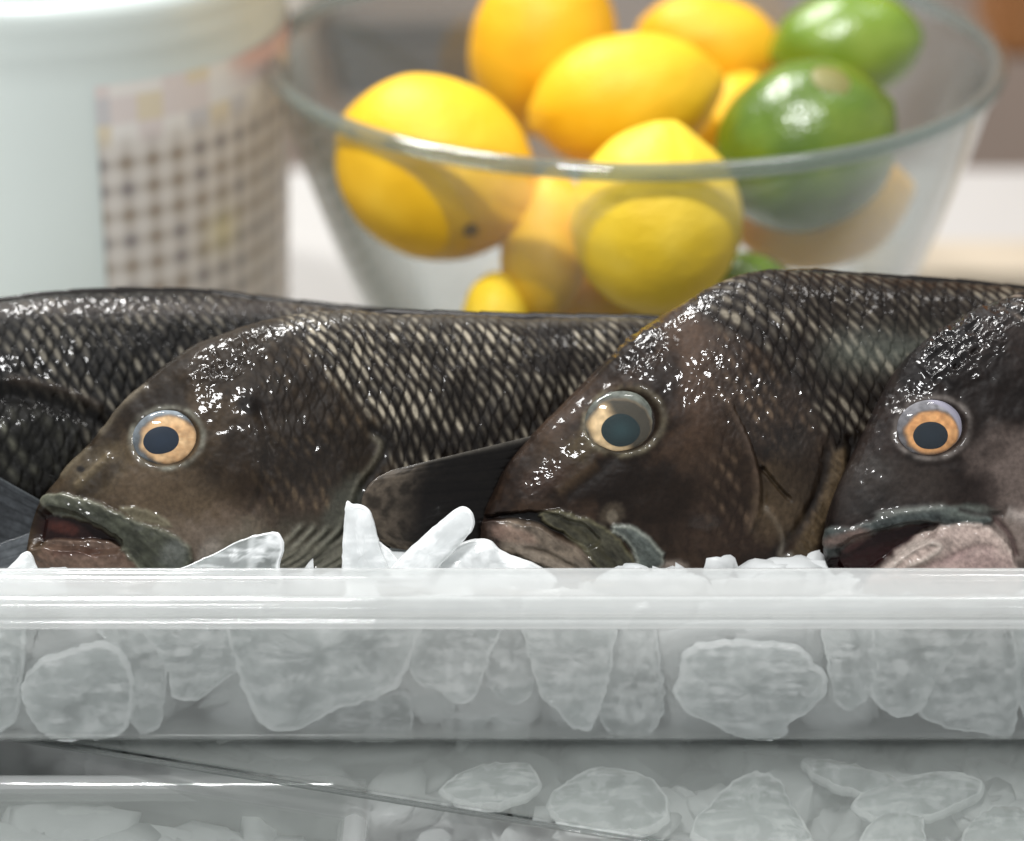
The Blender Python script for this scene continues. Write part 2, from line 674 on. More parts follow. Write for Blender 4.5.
    def plate(s, pts, h, c=None, edge=None, soft=3.0, w=1.0, wet=None, grain=0.0, rim=0.0, dome=0.0, smooth=6):
        """raised (or sunken) piece with an outline; h in px"""
        P = poly_smooth(pts, smooth) if smooth else np.array(pts, float)
        q_ = np.arange(len(P)) * 0.9
        P = P + (np.stack([noise(q_, q_ * 0, len(pts)), noise(q_, q_ * 0 + 5, len(pts))], 1) - .5) * 2.6
        bb = (P[:, 0].min(), P[:, 1].min(), P[:, 0].max(), P[:, 1].max())
        m = s.sel(bb)
        u, v = s.u[m], s.v[m]
        d, _, _ = seg_dist(u, v, P, True)
        ins = inside(u, v, P)
        sd = np.where(ins, d, -d)
        k = sm(-soft / 2, soft / 2, sd)
        s.disp[m] += h * k
        if dome:
            s.disp[m] += dome * k * sm(0, 14, sd)
        if c is not None:
            cc = c
            if grain:
                g = 1 + grain * 2.2 * (fbm((u + v) / 16, (v - u) / 5, 4, 21) - .5) + grain * 1.8 * (fbm(u / 17, v / 12, 3, 29) - .5)
                cc = c[None] * g[:, None]
                s.disp[m] += k * 2.2 * (fbm((u + v) / 14, (v - u) / 6, 3, 41) - .5)
            s.tint(k * w, cc, m)
        if edge is not None:
            e = np.exp(-(np.abs(sd - 1.5) / 1.8) ** 2) * rim
            s.tint(e, edge, m)
        if wet is not None:
            s.wet[m] = s.wet[m] * (1 - k) + wet * k

    def line(s, pts, width, h, c=None, w=1.0, closed=False, fade=True, one_sided=0):
        P = poly_smooth(pts, 6, closed)
        bb = (P[:, 0].min(), P[:, 1].min(), P[:, 0].max(), P[:, 1].max())
        m = s.sel(bb, pad=width * 3 + abs(one_sided) + 4)
        d, t, sd = seg_dist(s.u[m], s.v[m], P, closed)
        f = (sm(0, 0.12, t) * sm(1, 0.88, t)) if fade and not closed else 1.0
        k = np.exp(-(d / width) ** 2) * f
        s.disp[m] += h * k
        if one_sided:
            q = np.exp(-d / abs(one_sided)) * (sd * np.sign(one_sided) > 0) * f
            s.disp[m] += abs(h) * q
        if c is not None:
            s.tint(k * w, c, m)

    def scales(s, mask, pitch_s, pitch_t, height, c_dark, c_light, k=0, slope=0.0, strength=1.0, wmark=1.0):
        m = (mask > 0.02) & s.near
        S = s.P[..., 0][m] / pitch_s
        Tt = s.circ[m] / pitch_t
        S = S + 0.10 * np.sin(Tt * 1.3) - slope * Tt + (fbm(s.u[m] / 60, s.v[m] / 60, 2, 31) - .5) * 1.2
        Tt = Tt + (fbm(s.u[m] / 70, s.v[m] / 70, 2, 37) - .5) * 0.4
        h, mk, rid, ed = scale_field(S, Tt, k)
        a = mask[m]
        s.disp[m] += 0.55 * height * h * a
        vary = 0.35 + 1.0 * rid ** 1.5
        big = 0.25 + 1.5 * sm(0.3, 0.7, fbm(s.u[m] / 50, s.v[m] / 26, 3, 77))
        kk = np.clip(mk * vary * big * wmark, 0, 1)
        c = 0.75 * c_dark[None] * (1 - kk[:, None]) + 1.1 * c_light[None] * kk[:, None]
        c = c * (1 - 0.35 * ed[:, None]) * (0.8 + 0.4 * rid[:, None])
        s.col[m] = s.col[m] * (1 - a[:, None] * strength) + c * a[:, None] * strength

    def base(s, dark, light, k=0):
        q = fbm(s.u / 34, s.v / 34, 4, k)
        q2 = fbm(s.u / 7, s.v / 7, 3, k + 5)
        w = np.clip(sm(0.32, 0.68, q) * 0.75 + (q2 - .5) * 0.7, 0, 1)
        s.col[:] = dark * (1 - w[..., None]) + light * w[..., None]
        s.disp += (fbm(s.u / 11, s.v / 11, 3, k + 8) - .5) * 1.6 * s.near
        s.disp += (fbm(s.u / 40, s.v / 40, 2, k + 13) - .5) * 5 * s.near

    def wrinkle(s, x, y, rx, ry, amp, size=4.5, stretch=1.0, wet=0.9, rot=0, k=0):
        r = max(rx, ry) * 1.6
        m = s.sel((x - r, y - r, x + r, y + r))
        du, dv = s.u[m] - x, s.v[m] - y
        ca, sa = math.cos(R(rot)), math.sin(R(rot))
        a, b = (du * ca + dv * sa), (-du * sa + dv * ca)
        w = sm(1.3, 0.6, np.sqrt((a / rx) ** 2 + (b / ry) ** 2))
        size = size * 1.5
        n1 = fbm(a / (size * stretch), b / size, 2, 50 + k)
        rid = 1 - np.abs(2 * n1 - 1) * 2.2
        amp = amp * 0.42
        s.disp[m] += amp * w * np.clip(rid, -1, 1)
        s.wet[m] = np.maximum(s.wet[m], wet * w)

    def socket(s, x, y, rx, ry, rot=0, ring=None, depth=7.0):
        m = s.sel((x - rx * 2, y - ry * 2, x + rx * 2, y + ry * 2))
        du, dv = s.u[m] - x, s.v[m] - y
        ca, sa = math.cos(R(rot)), math.sin(R(rot))
        a, b = (du * ca + dv * sa) / rx, (-du * sa + dv * ca) / ry
        rr = np.sqrt(a * a + b * b)
        s.disp[m] += -depth * sm(1.0, 0.8, rr) + 1.6 * (fbm(s.u[m] / 14, s.v[m] / 14, 2, 71)) * np.exp(-((rr - 1.10) / 0.14) ** 2)
        s.wet[m] *= 1 - 0.5 * sm(1.3, 1.0, rr)
        if ring is not None:
            s.tint(np.exp(-((rr - 1.05) / 0.10) ** 2) * np.clip(1.5 * fbm(s.u[m] / 12, s.v[m] / 12, 3, 73) - 0.1, 0, 1), ring, m)

    def surf(s, x, y):
        """fish-local point and normal of the near flank at traced pixel"""
        d = (s.u - x) ** 2 + (s.v - y) ** 2
        d[~s.near] = 1e9
        i = np.unravel_index(np.argmin(d), d.shape)
        return s.P[i], s.N[i]

    def eye(s, x, y, rx, ry, parent, spec, rot=0, bulge=0.26, lift=-3.0):
        """domed eye: iris with its own colours, pupil as a sub part, clear cornea"""
        p, n = s.surf(x, y)
        # facing: mostly outwards, a little towards the surface normal
        nn = np.array([0, -1, 0.0]) * 0.6 + n * 0.4
        nn /= np.linalg.norm(nn)
        ex = np.array([1, 0, 0.0]) - nn * nn[0]
        ex /= np.linalg.norm(ex)
        ez = np.cross(ex, nn)
        if ez[2] < 0:
            ez = -ez
        ca, sa = math.cos(R(rot)), math.sin(R(rot))
        a_, b_ = ex * ca - ez * sa, ex * sa + ez * ca
        cen = p + nn * lift

        def dome(name, cx, cz, rX, rZ, hgt, base_l, mat, colf, par, rot2=0, nr=40, nt=96, attrs=None, pw=1.0):
            rr = np.linspace(0, 1, nr)
            tt = np.linspace(0, 2 * math.pi, nt, endpoint=False)
            r2, t2 = np.meshgrid(rr, tt, indexing='ij')
            q = R(rot2)
            wb_ = 1 + (0.05 * (noise(np.cos(t2) * 1.6 + 5, np.sin(t2) * 1.6 + 5, int(rX)) - .5) if name == 'pupil' else 0)
            lx0, lz0 = r2 * np.cos(t2) * rX * wb_, r2 * np.sin(t2) * rZ * wb_
            lx = cx + lx0 * math.cos(q) - lz0 * math.sin(q)
            lz = cz + lx0 * math.sin(q) + lz0 * math.cos(q)
            if name == 'pupil':
                q2 = np.clip((lx / sx) ** 2 + (lz / sy) ** 2, 0, 0.98)
                hh = -bulge * sx * 0.4 + bulge * sx * np.sqrt(1 - q2 * 0.94) + 0.35 + 0.5 * (1 - r2 ** 4)
            else:
                hh = base_l + hgt * np.sqrt(np.clip(1 - (r2 * 0.97) ** 2, 0, 1)) ** pw
            P = cen + lx[..., None] * a_ + lz[..., None] * b_ + hh[..., None] * nn
            Wp = s.world(P).reshape(-1, 3)
            C = colf(lx, lz, r2, t2).reshape(-1, 3) if colf else None
            return mesh_np(name, Wp - s.O, grid_faces(nr, nt, wrap_v=True), mat, par, C,
                           attrs={'wet': np.full(nr * nt, 0.05)} if colf else None)

        sx, sy = rx, ry
        e = dome('eye', 0, 0, sx, sy, bulge * sx, -bulge * sx * 0.4, M_EYE, spec['col'], parent)
        px_, py_, prx, pry, prot = spec['pupil']
        # pupil dome sits proud of the iris
        rr0 = math.hypot(px_ / sx, py_ / sy)
        h0 = -bulge * sx * 0.4 + bulge * sx * math.sqrt(max(0, 1 - (rr0 * .97) ** 2))
        pc = spec['pupil_col']
        dome('pupil', px_, py_, prx, pry, 2.2, h0 - 1.6, M_EYE,
             lambda lx, lz, r2, t2: pc[None, None] * (1.0 + 0.9 * sm(0.9, 0.0, r2)[..., None] * spec.get('cloud', 0.25)), e, prot, 14, 60)
        dome('cornea', 0, 0, sx * 0.97, sy * 0.97, bulge * sx * 1.22, -bulge * sx * 0.34, M_CORNEA, None, e)

    def build(s, label, group='black fish laid on ice in the tray'):
        P = s.P + s.N * s.disp[..., None]
        s.col = s.col ** 1.18 * 0.86 * np.array([1.07, 1.0, 0.90])
        root = empty('fish', s.O, label, 'fish', group)
        Wp = s.world(P).reshape(-1, 3) - s.O
        Fc = grid_faces(s.nx, s.na, wrap_v=True)
        # close the ends
        V = np.concatenate([Wp, Wp[:s.na].mean(0)[None], Wp[-s.na:].mean(0)[None]])
        n = s.nx * s.na
        j = np.arange(s.na)
        cap0 = np.stack([j, (j + 1) % s.na, np.full(s.na, n), np.full(s.na, n)], 1)[:, :3]
        body = mesh_np('body', V[:n], Fc, M_SKIN, root, np.clip(s.col, 0, 1).reshape(-1, 3),
                       attrs={'wet': s.wet.ravel()})
        s.root = root
        return root

    def fin(s, name, pts_base, pts_tip, nu, nvv, rays, c0, c1, lift0, lift1, parent, thick=1.6, raydepth=1.6, edge=None, curl=0, alpha=None, base_col=None):
        """fin membrane between a base polyline and a tip polyline (traced), with ray ridges, real thickness"""
        A = poly_smooth(pts_base, 10, False)
        B = poly_smooth(pts_tip, 10, False)

        def resamp(Q, n):
            L = np.concatenate([[0], np.cumsum(np.hypot(*np.diff(Q, axis=0).T))])
            t = np.linspace(0, L[-1], n)
            return np.stack([np.interp(t, L, Q[:, 0]), np.interp(t, L, Q[:, 1])], 1)
        A, B = resamp(A, nvv), resamp(B, nvv)
        t = np.linspace(0, 1, nu)[:, None, None]
        uv = A[None] * (1 - t) + B[None] * t
        XZ = s.loc(uv)
        tt = np.repeat(np.linspace(0, 1, nu)[:, None], nvv, 1)
        ww = np.repeat(np.linspace(0, 1, nvv)[None], nu, 0)
        wv = ww + 0.035 * (fbm(ww * 5, tt * 2.5, 2, 9) - .5) * 2 * tt
        ridge = np.abs(np.sin(wv * math.pi * rays)) ** 0.7 * (0.4 + 0.6 * tt) + 0.5 * np.abs(np.sin(wv * math.pi * rays * 2)) * sm(0.4, 0.7, tt)
        y = lift0 + (lift1 - lift0) * tt + curl * np.sin(tt * math.pi) - raydepth * ridge
        # the traced pixel is kept when the fin stands off the mid plane
        Dr = FW + RT * (uv[..., :1] - W / 2) / F + UP * (H / 2 - uv[..., 1:2]) / F
        k_ = ((s.O - CAM) @ s.Y + y * s.px) / (Dr @ s.Y)
        Q = (CAM + Dr * k_[..., None] - s.O) / s.px
        P1 = np.stack([Q @ s.X, Q @ s.Y, Q @ s.Z], -1)
        P2 = P1 + np.array([0, thick, 0.0])
        nse = fbm(ww * 14, tt * 9, 3, 4)
        w = np.clip(0.25 + 0.8 * ridge * nse + 0.2 * nse, 0, 1)
        C = c0 * (1 - w[..., None]) + c1 * w[..., None]
        if base_col is not None:
            bw = sm(0.34, 0.06, tt + 0.16 * (fbm(ww * 6, tt * 8, 2, 15) - .5))[..., None]
            bn = fbm(ww * 9, tt * 26, 3, 16)[..., None]
            C = C * (1 - bw) + (base_col * (0.45 + 0.9 * sm(0.3, 0.7, bn))) * bw
        if edge is not None:
            ew = np.exp(-(ww / 0.03) ** 2)[..., None]
            C = C * (1 - ew) + edge * ew
        n = nu * nvv
        V = np.concatenate([s.world(P1).reshape(-1, 3), s.world(P2).reshape(-1, 3)]) - s.O
        F1 = grid_faces(nu, nvv)
        F2 = F1[:, ::-1] + n
        i = np.arange(nu - 1)
        j = np.arange(nvv - 1)
        S1 = np.stack([i * nvv, i * nvv + n, (i + 1) * nvv + n, (i + 1) * nvv], 1)
        S2 = np.stack([i * nvv + nvv - 1, (i + 1) * nvv + nvv - 1, (i + 1) * nvv + nvv - 1 + n, i * nvv + nvv - 1 + n], 1)
        k = (nu - 1) * nvv
        S3 = np.stack([k + j, k + j + n, k + j + 1 + n, k + j + 1], 1)
        S4 = np.stack([j, j + 1, j + 1 + n, j + n], 1)
        return mesh_np(name, V, np.concatenate([F1, F2, S1, S2, S3, S4]), M_FIN, parent,
                       np.concatenate([C.reshape(-1, 3)] * 2), attrs={'wet': np.full(2 * n, 0.3)})

    def dorsal(s, x0, x1, h, parent, c=BLACK, spines=14):
        """low folded dorsal fin along the back"""
        xa, xb = s.loc(np.array([[x0, 300.], [x1, 300.]]))[:, 0]
        n = 220
        xs = np.linspace(xa, xb, n)
        zt = s.smooth_interp(xs, s.T)
        t = np.linspace(0, 1, n)
        saw = 0.8 + 0.2 * (1 - (t * spines) % 1) ** 0.6
        hh = h * sm(0, 0.08, t) * sm(1, 0.7, t) * saw + 0.5
        hh *= 0.8 + 0.4 * noise(t * 9, t * 0, 4)
        m = 6
        V = []
        for side in (-1, 1):
            for k in range(m):
                q = k / (m - 1)
                lean = 0.35 * hh * q * q
                y = side * (1 - q) * 4.0 + side * 0.5 + lean
                V.append(np.stack([xs + hh * q * 0.7, y, zt - 3 + (hh + 3) * q], -1))
        V = np.array(V).transpose(1, 0, 2)
        order = list(range(m)) + list(range(2 * m - 1, m - 1, -1))
        V = V[:, order]
        Fc = grid_faces(n, 2 * m, wrap_v=True)
        cc = np.tile(c, (n * 2 * m, 1)) * (0.7 + 0.8 * np.repeat(saw, 2 * m)[:, None])
        return mesh_np('dorsal_fin', s.world(V).reshape(-1, 3) - s.O, Fc, M_FIN, parent, cc,
                       attrs={'wet': np.full(n * 2 * m, 0.3)})

    def tail(s, parent, c=BLACK):
        x1 = s.xs[-1]
        zt, zb = s.T[-1, 1], s.B[-1, 1]
        n, m = 24, 40
        t = np.linspace(0, 1, n)[:, None]
        w = np.linspace(-1, 1, m)[None]
        mid, hh = (zt + zb) / 2, (zt - zb) / 2
        X = x1 - 10 + t * (150 - 25 * w ** 2) + 0 * w
        Z = mid + w * (hh * 0.8 + t * 95)
        Y = 3 * np.abs(np.sin(w * 30)) * t + 0 * Z
        P = np.stack([X, Y - 2 * (1 - t) - 1, Z], -1)
        P2 = P + np.array([0, 4, 0])
        k = n * m
        F1 = grid_faces(n, m)
        V = np.concatenate([s.world(P).reshape(-1, 3), s.world(P2).reshape(-1, 3)]) - s.O
        return mesh_np('tail_fin', V, np.concatenate([F1, F1[:, ::-1] + k]), M_FIN, parent, np.tile(c, (2 * k, 1)),
                       attrs={'wet': np.full(2 * k, 0.3)})


def mat_eye():
    m, nt, bs = new_mat('eye_surface')
    a = N(nt, 'ShaderNodeAttribute', attribute_name='tint')
    nt.links.new(a.outputs['Color'], bs.inputs['Base Color'])
    bs.inputs['Roughness'].default_value = 0.55
    bs.inputs['Specular IOR Level'].default_value = 0.1
    bs.inputs['Coat Weight'].default_value = 0.0
    bs.inputs['Coat Roughness'].default_value = 0.05
    return m


M_EYE = mat_eye()
M_CORNEA = mat_clear('cornea', tint=(0.98, 0.98, 0.98), haze=0.02, haze_col=(0.8, 0.85, 0.85), rough=0.03, ior=1.36, edge=0.5)
GOLD = srgb(218, 186, 142)
GOLD2 = srgb(188, 142, 96)
GREYB = srgb(128, 134, 136)
YAW = R(16)
FD = 0.853


def eye_cols(inner, outer, ring, iris_c, iris_r, rot=0, half=None, crescent=None, k=0):
    """iris colouring: gold inside an ellipse (px offsets, z up), grey ring outside"""
    cx, cz = iris_c
    rx, rz = iris_r

    def f(lx, lz, r2, t2):
        a = np.sqrt(((lx - cx) / rx) ** 2 + ((lz - cz) / rz) ** 2)
        a = a + 0.16 * (fbm(lx / 9, lz / 9, 3, k + 31) - .5)
        n = fbm(t2 * 3.0, r2 * 3, 3, k)
        n2 = fbm(lx / 5, lz / 5, 3, k + 3)
        g = inner[None, None] * (1 - n[..., None]) + outer[None, None] * n[..., None]
        g = g * (0.55 + 0.75 * n2[..., None])
        w = sm(1.08, 0.92, a)[..., None]
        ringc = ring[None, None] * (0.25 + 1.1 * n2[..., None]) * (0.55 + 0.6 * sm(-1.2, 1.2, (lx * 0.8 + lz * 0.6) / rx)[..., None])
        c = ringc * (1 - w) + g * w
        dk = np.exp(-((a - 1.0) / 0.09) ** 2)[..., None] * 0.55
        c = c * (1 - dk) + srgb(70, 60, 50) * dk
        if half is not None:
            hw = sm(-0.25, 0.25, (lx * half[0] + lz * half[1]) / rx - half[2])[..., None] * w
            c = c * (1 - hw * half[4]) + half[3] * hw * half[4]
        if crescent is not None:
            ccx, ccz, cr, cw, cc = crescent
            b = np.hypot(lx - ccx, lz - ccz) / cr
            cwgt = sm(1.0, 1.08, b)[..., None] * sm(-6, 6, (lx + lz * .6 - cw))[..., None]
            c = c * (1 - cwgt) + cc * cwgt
        return c
    return f

# ---------- fish whose head is out of frame on the left
fa = Fish((0, 430), FD + 0.030, YAW,
          [(-345, 505), (-320, 470), (-250, 405), (-160, 345), (-80, 316), (0, 303), (60, 296), (130, 293), (180, 294), (250, 300), (330, 308), (400, 315), (520, 328), (640, 345), (760, 375), (800, 385)],
          [(-345, 515), (-320, 545), (-250, 590), (-160, 625), (-80, 650), (0, 660), (60, 664), (130, 664), (180, 660), (250, 650), (330, 635), (400, 615), (520, 570), (640, 510), (760, 470), (800, 460)],
          [(-345, 2), (-320, 25), (-250, 58), (-160, 80), (-80, 88), (0, 88), (130, 86), (250, 76), (400, 56), (640, 22), (800, 8)],
          (-10, 400), nv=340, step=1.5)
fa.base(srgb(30, 27, 25), srgb(52, 48, 44), 3)
fa.scales(np.where(fa.near & (fa.u > -250), sm(-250, -200, fa.u), 0), 13.5, 27, 2.6, srgb(27, 25, 24), srgb(112, 110, 104), 3, 0.25, wmark=0.85)
m = np.where(fa.near, sm(100, 60, fa.u) * sm(395, 425, fa.v), 0)
fa.tint(m * 0.75, srgb(34, 32, 30))
fa.scales(m, 18, 32, 2.6, srgb(40, 40, 38), srgb(104, 106, 98), 8, 0.1, wmark=0.75)
fa.line([(-10, 392), (30, 398), (70, 410), (110, 428), (130, 445)], 9, -5, srgb(18, 15, 14), 0.8)
fa.line([(0, 378), (40, 385), (80, 398), (110, 412)], 5, 3, srgb(70, 62, 56), 0.6)
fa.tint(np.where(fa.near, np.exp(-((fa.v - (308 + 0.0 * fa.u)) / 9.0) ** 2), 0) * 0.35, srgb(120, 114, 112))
fa.blob(40, 510, 50, 30, BLACK, 0.9)
fa.wet[:] = 0.2
fa.wrinkle(90, 309, 110, 9, 2.4, 6.5, 0.8, 1.0, 0, 3)
fa.wet += 0.7 * np.where(fa.near, np.exp(-((fa.v - 308) / 9.0) ** 2), 0)
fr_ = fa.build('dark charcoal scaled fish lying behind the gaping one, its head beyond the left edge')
fa.dorsal(-80, 560, 6, fr_)
fa.tail(fr_)
fa.fin('pectoral_fin', [(-40, 455), (-30, 500), (-40, 560)], [(40, 500), (46, 524), (20, 570)], 40, 70, 9,
       srgb(30, 31, 33), srgb(66, 69, 72), -92, -98, fr_, edge=srgb(80, 84, 86), raydepth=0.35)
fa.fin('pelvic_fin', [(-50, 560), (-40, 580), (-30, 600)], [(62, 522), (60, 538), (10, 590)], 40, 60, 7,
       srgb(46, 49, 50), srgb(104, 108, 112), -97, -104, fr_, raydepth=0.35)
fa.eye(-215, 445, 36, 30, fr_, dict(col=eye_cols(GOLD, GOLD2, GREYB, (2, -1), (28, 23)), pupil=(0, 0, 16, 12, 0), pupil_col=srgb(30, 44, 56)))

# ---------- left head: gaping mouth, gold eye
fb = Fish((165, 437), FD, YAW,
          [(27, 548), (30, 532), (36, 512), (44, 496), (60, 477), (90, 443), (112, 418), (130, 397), (150, 378), (175, 359), (200, 344), (230, 331), (260, 321), (300, 314), (340, 312), (400, 315), (500, 318), (650, 321), (800, 335), (900, 352), (1000, 378), (1080, 400), (1120, 405)],
          [(27, 550), (30, 560), (40, 572), (60, 590), (90, 606), (112, 616), (130, 622), (150, 630), (175, 638), (200, 644), (230, 650), (260, 655), (300, 660), (340, 662), (400, 660), (500, 650), (650, 615), (800, 560), (900, 520), (1000, 490), (1080, 475), (1120, 472)],
          [(27, 2), (32, 14), (44, 24), (70, 38), (110, 52), (170, 68), (250, 84), (350, 92), (480, 90), (650, 72), (800, 48), (1000, 20), (1120, 8)],
          (20, 660), nv=400)
F_ = fb
F_.base(srgb(50, 42, 33), srgb(84, 73, 60), 11)
u, v = F_.u, F_.v
# cheek, pale lower face
F_.blob(170, 505, 75, 38, srgb(116, 104, 90), 0.75, 20, 1.0)
F_.blob(270, 525, 70, 30, srgb(132, 120, 112), 0.6, -10, 1.0, nsc=9)
F_.blob(215, 545, 60, 25, srgb(130, 122, 116), 0.6, 10, 1.0, nsc=9)
F_.blob(100, 470, 34, 20, srgb(92, 84, 68), 0.6, -40)
F_.blob(100, 480, 26, 8, srgb(46, 38, 30), 0.6, -40)
F_.blob(330, 420, 60, 60, srgb(44, 36, 29), 0.7, 0, 1.0)
F_.blob(270, 470, 55, 40, srgb(50, 41, 34), 0.7, 0, 1.0)
F_.blob(300, 560, 80, 40, srgb(118, 120, 112), 0.6, 0)
F_.blob(235, 355, 70, 26, srgb(46, 38, 30), 0.7, -25)
# body scales
edge_x = np.interp(v, [300, 340, 380, 420, 470, 560, 700], [268, 290, 325, 372, 388, 372, 350])
mk = np.where(F_.near, sm(-14, 22, u - edge_x), 0)
F_.scales(mk, 12.6, 28.0, 2.6, srgb(38, 30, 24), srgb(160, 156, 146), 1, 0.28, wmark=1.0)
# faint scales of the nape and gill cover
mk2 = np.where(F_.near, sm(235, 290, u) * (1 - mk) * sm(300, 330, v) * sm(560, 520, v), 0) * 0.55
F_.scales(mk2, 13, 27, 2.4, srgb(44, 36, 29), srgb(104, 92, 76), 6, 0.15, wmark=0.8)
dk = np.where(F_.near, np.exp(-((v - 372 + 0.02 * (u - 400)) / 8.0) ** 2) * sm(330, 380, u), 0)
F_.tint(dk * 0.45, srgb(30, 22, 18))
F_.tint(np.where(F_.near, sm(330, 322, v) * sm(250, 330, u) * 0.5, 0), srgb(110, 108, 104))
F_.tint(np.where(F_.near, sm(100, 0, u) * sm(490, 470, v) * 0.3, 0), srgb(96, 92, 80))
# gill cover edge, throat folds
F_.line([(372, 428), (386, 442), (380, 462), (362, 488), (352, 515), (340, 540), (318, 562), (290, 580)], 5, -2.6, srgb(26, 22, 19), 0.85, fade=False)
F_.line([(366, 432), (380, 444), (374, 462), (356, 486), (346, 512), (333, 536)], 3.5, 1.2, srgb(134, 132, 122), 0.6)
F_.blob(340, 510, 16, 34, srgb(96, 102, 98), 0.55, 25)
for k in range(9):
    x = 262 + k * 13
    F_.line([(x + 44, 520 + k * 1.2), (x + 20, 545), (x - 8, 562), (x - 40, 580)], 3.0, 2.6, srgb(150, 152, 144), 0.55)
    F_.line([(x + 50, 524 + k * 1.2), (x + 26, 550), (x - 2, 568), (x - 34, 584)], 2.4, -2.5, srgb(52, 48, 44), 0.6)
F_.line([(255, 395), (262, 420), (268, 450), (262, 490), (246, 520)], 5, -3, srgb(42, 34, 28), 0.5)
F_.blob(249, 405, 11, 8, srgb(18, 14, 12), 0.95)
F_.blob(262, 398, 22, 14, srgb(40, 32, 27), 0.6)
# snout ridge
F_.line([(96, 438), (112, 421), (130, 401), (150, 382)], 3.0, 2.4, srgb(150, 144, 132), 0.55)
F_.line([(60, 480), (76, 462), (92, 446)], 3.0, 2.0, srgb(128, 122, 108), 0.5)
F_.line([(74, 490), (96, 468), (112, 452)], 4.0, 2.5, srgb(128, 118, 98), 0.5)
F_.blob(82, 470, 4, 3, srgb(24, 19, 16), 0.9)
# mouth: dark red cavity, lower jaw, upper jaw plate
F_.plate([(28, 520), (46, 508), (70, 512), (104, 528), (122, 543), (110, 552), (70, 549), (44, 546), (32, 545)], -13, srgb(44, 20, 18), soft=4, wet=0.5)
F_.blob(58, 527, 18, 7, srgb(104, 62, 54), 0.5, 15)
F_.plate([(30, 546), (46, 540), (80, 541), (112, 543), (134, 560), (156, 582), (100, 600), (56, 590), (32, 568)], 4, srgb(108, 92, 84), edge=srgb(160, 146, 136), rim=0.2, soft=4, wet=0.5, grain=0.35, dome=3)
F_.blob(100, 563, 34, 7, srgb(148, 130, 122), 0.5, 6)
F_.line([(50, 553), (80, 552), (104, 554)], 3, -1.5, srgb(92, 66, 60), 0.5)
F_.blob(36, 548, 8, 8, srgb(86, 74, 60), 0.8)
F_.plate([(42, 498), (58, 494), (84, 499), (108, 507), (130, 517), (158, 527), (180, 537), (192, 552), (188, 566), (165, 574), (148, 574), (132, 560), (116, 543), (96, 528), (72, 518), (50, 512)], 4,
         srgb(84, 88, 80), edge=srgb(160, 162, 150), rim=0.35, soft=5, wet=0.5, grain=0.5, dome=2)
F_.line([(60, 506), (90, 512), (120, 528), (146, 548), (165, 566)], 5, -2.0, srgb(58, 62, 54), 0.55)
F_.plate([(120, 508), (140, 508), (160, 516), (172, 527), (150, 523), (132, 517)], 2, srgb(112, 108, 94), soft=5, rim=0.3, edge=srgb(160, 158, 142), wet=0.4)
F_.blob(172, 556, 15, 14, srgb(128, 134, 136), 0.55, 30)
F_.blob(208, 558, 12, 20, srgb(158, 154, 152), 0.55, 20)
# wet wrinkled forehead
F_.wrinkle(228, 358, 44, 20, 4.0, 5.0, 1.2, 1.0, -32)
F_.wrinkle(290, 335, 40, 10, 1.5, 6.0, 1.4, 0.9, -15)
F_.wrinkle(262, 452, 16, 30, 1.6, 4.0, 0.6, 0.9, -20)
F_.wrinkle(90, 470, 30, 12, 1.2, 5.0, 1.2, 0.8, -45)
F_.wrinkle(310, 470, 40, 40, 1.2, 6.0, 0.7, 0.7, -20)
F_.blob(150, 408, 40, 14, srgb(40, 33, 27), 0.7, -30)  # brow shade above the eye, put into the skin colour
F_.socket(167, 438, 34.5, 29, -8, ring=srgb(140, 142, 136))
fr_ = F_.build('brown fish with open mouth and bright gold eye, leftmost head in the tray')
F_.dorsal(330, 980, 6, fr_)
F_.tail(fr_)
F_.eye(167, 438, 33.5, 28, fr_, dict(col=eye_cols(GOLD, GOLD2, srgb(122, 130, 136), (1.5, -1.5), (28, 23.5)),
                                   pupil=(-6, -2, 17.5, 13.5, 10), pupil_col=srgb(18, 30, 44)), rot=0)
F_.fin('pectoral_fin', [(392, 470), (372, 482), (362, 502), (368, 530), (392, 548)], [(552, 431), (566, 470), (560, 520), (530, 570)], 70, 120, 13,
       srgb(8, 6, 6), srgb(20, 17, 15), -104, -112, fr_, edge=srgb(80, 76, 70), curl=-8, raydepth=0.3, base_col=srgb(74, 66, 57))
FB = F_
# ---------- middle head: closed mouth, cloudy eye
fc = Fish((622, 425), FD + 0.003, YAW,
          [(482, 530), (484, 516), (488, 502), (496, 486), (508, 465), (530, 438), (555, 413), (580, 388), (600, 368), (625, 344), (650, 324), (680, 305), (710, 289), (740, 277), (770, 271), (800, 273), (850, 277), (900, 280), (950, 283), (1000, 288), (1100, 300), (1250, 325), (1400, 365), (1520, 400), (1570, 405)],
          [(482, 533), (484, 542), (488, 550), (496, 558), (508, 566), (530, 577), (555, 588), (580, 598), (600, 606), (625, 614), (650, 620), (680, 628), (710, 634), (740, 640), (770, 645), (800, 648), (850, 650), (900, 648), (950, 642), (1000, 634), (1100, 610), (1250, 560), (1400, 505), (1520, 480), (1570, 475)],
          [(482, 2), (488, 16), (505, 28), (535, 42), (580, 58), (640, 74), (720, 90), (820, 98), (950, 94), (1100, 76), (1300, 40), (1570, 8)],
          (475, 1030), nv=420)
F_ = fc
F_.base(srgb(44, 34, 28), srgb(82, 67, 56), 23)
u, v = F_.u, F_.v
F_.blob(705, 370, 40, 60, srgb(98, 82, 72), 0.7, 0, 1.0)
F_.blob(690, 500, 70, 50, srgb(88, 74, 64), 0.6, 0, 1.0, nsc=9)
F_.blob(735, 530, 50, 35, srgb(64, 52, 46), 0.7, 0)
F_.blob(668, 380, 14, 30, srgb(34, 25, 20), 0.8, 10)
F_.blob(600, 480, 60, 26, srgb(34, 26, 21), 0.8, -15)
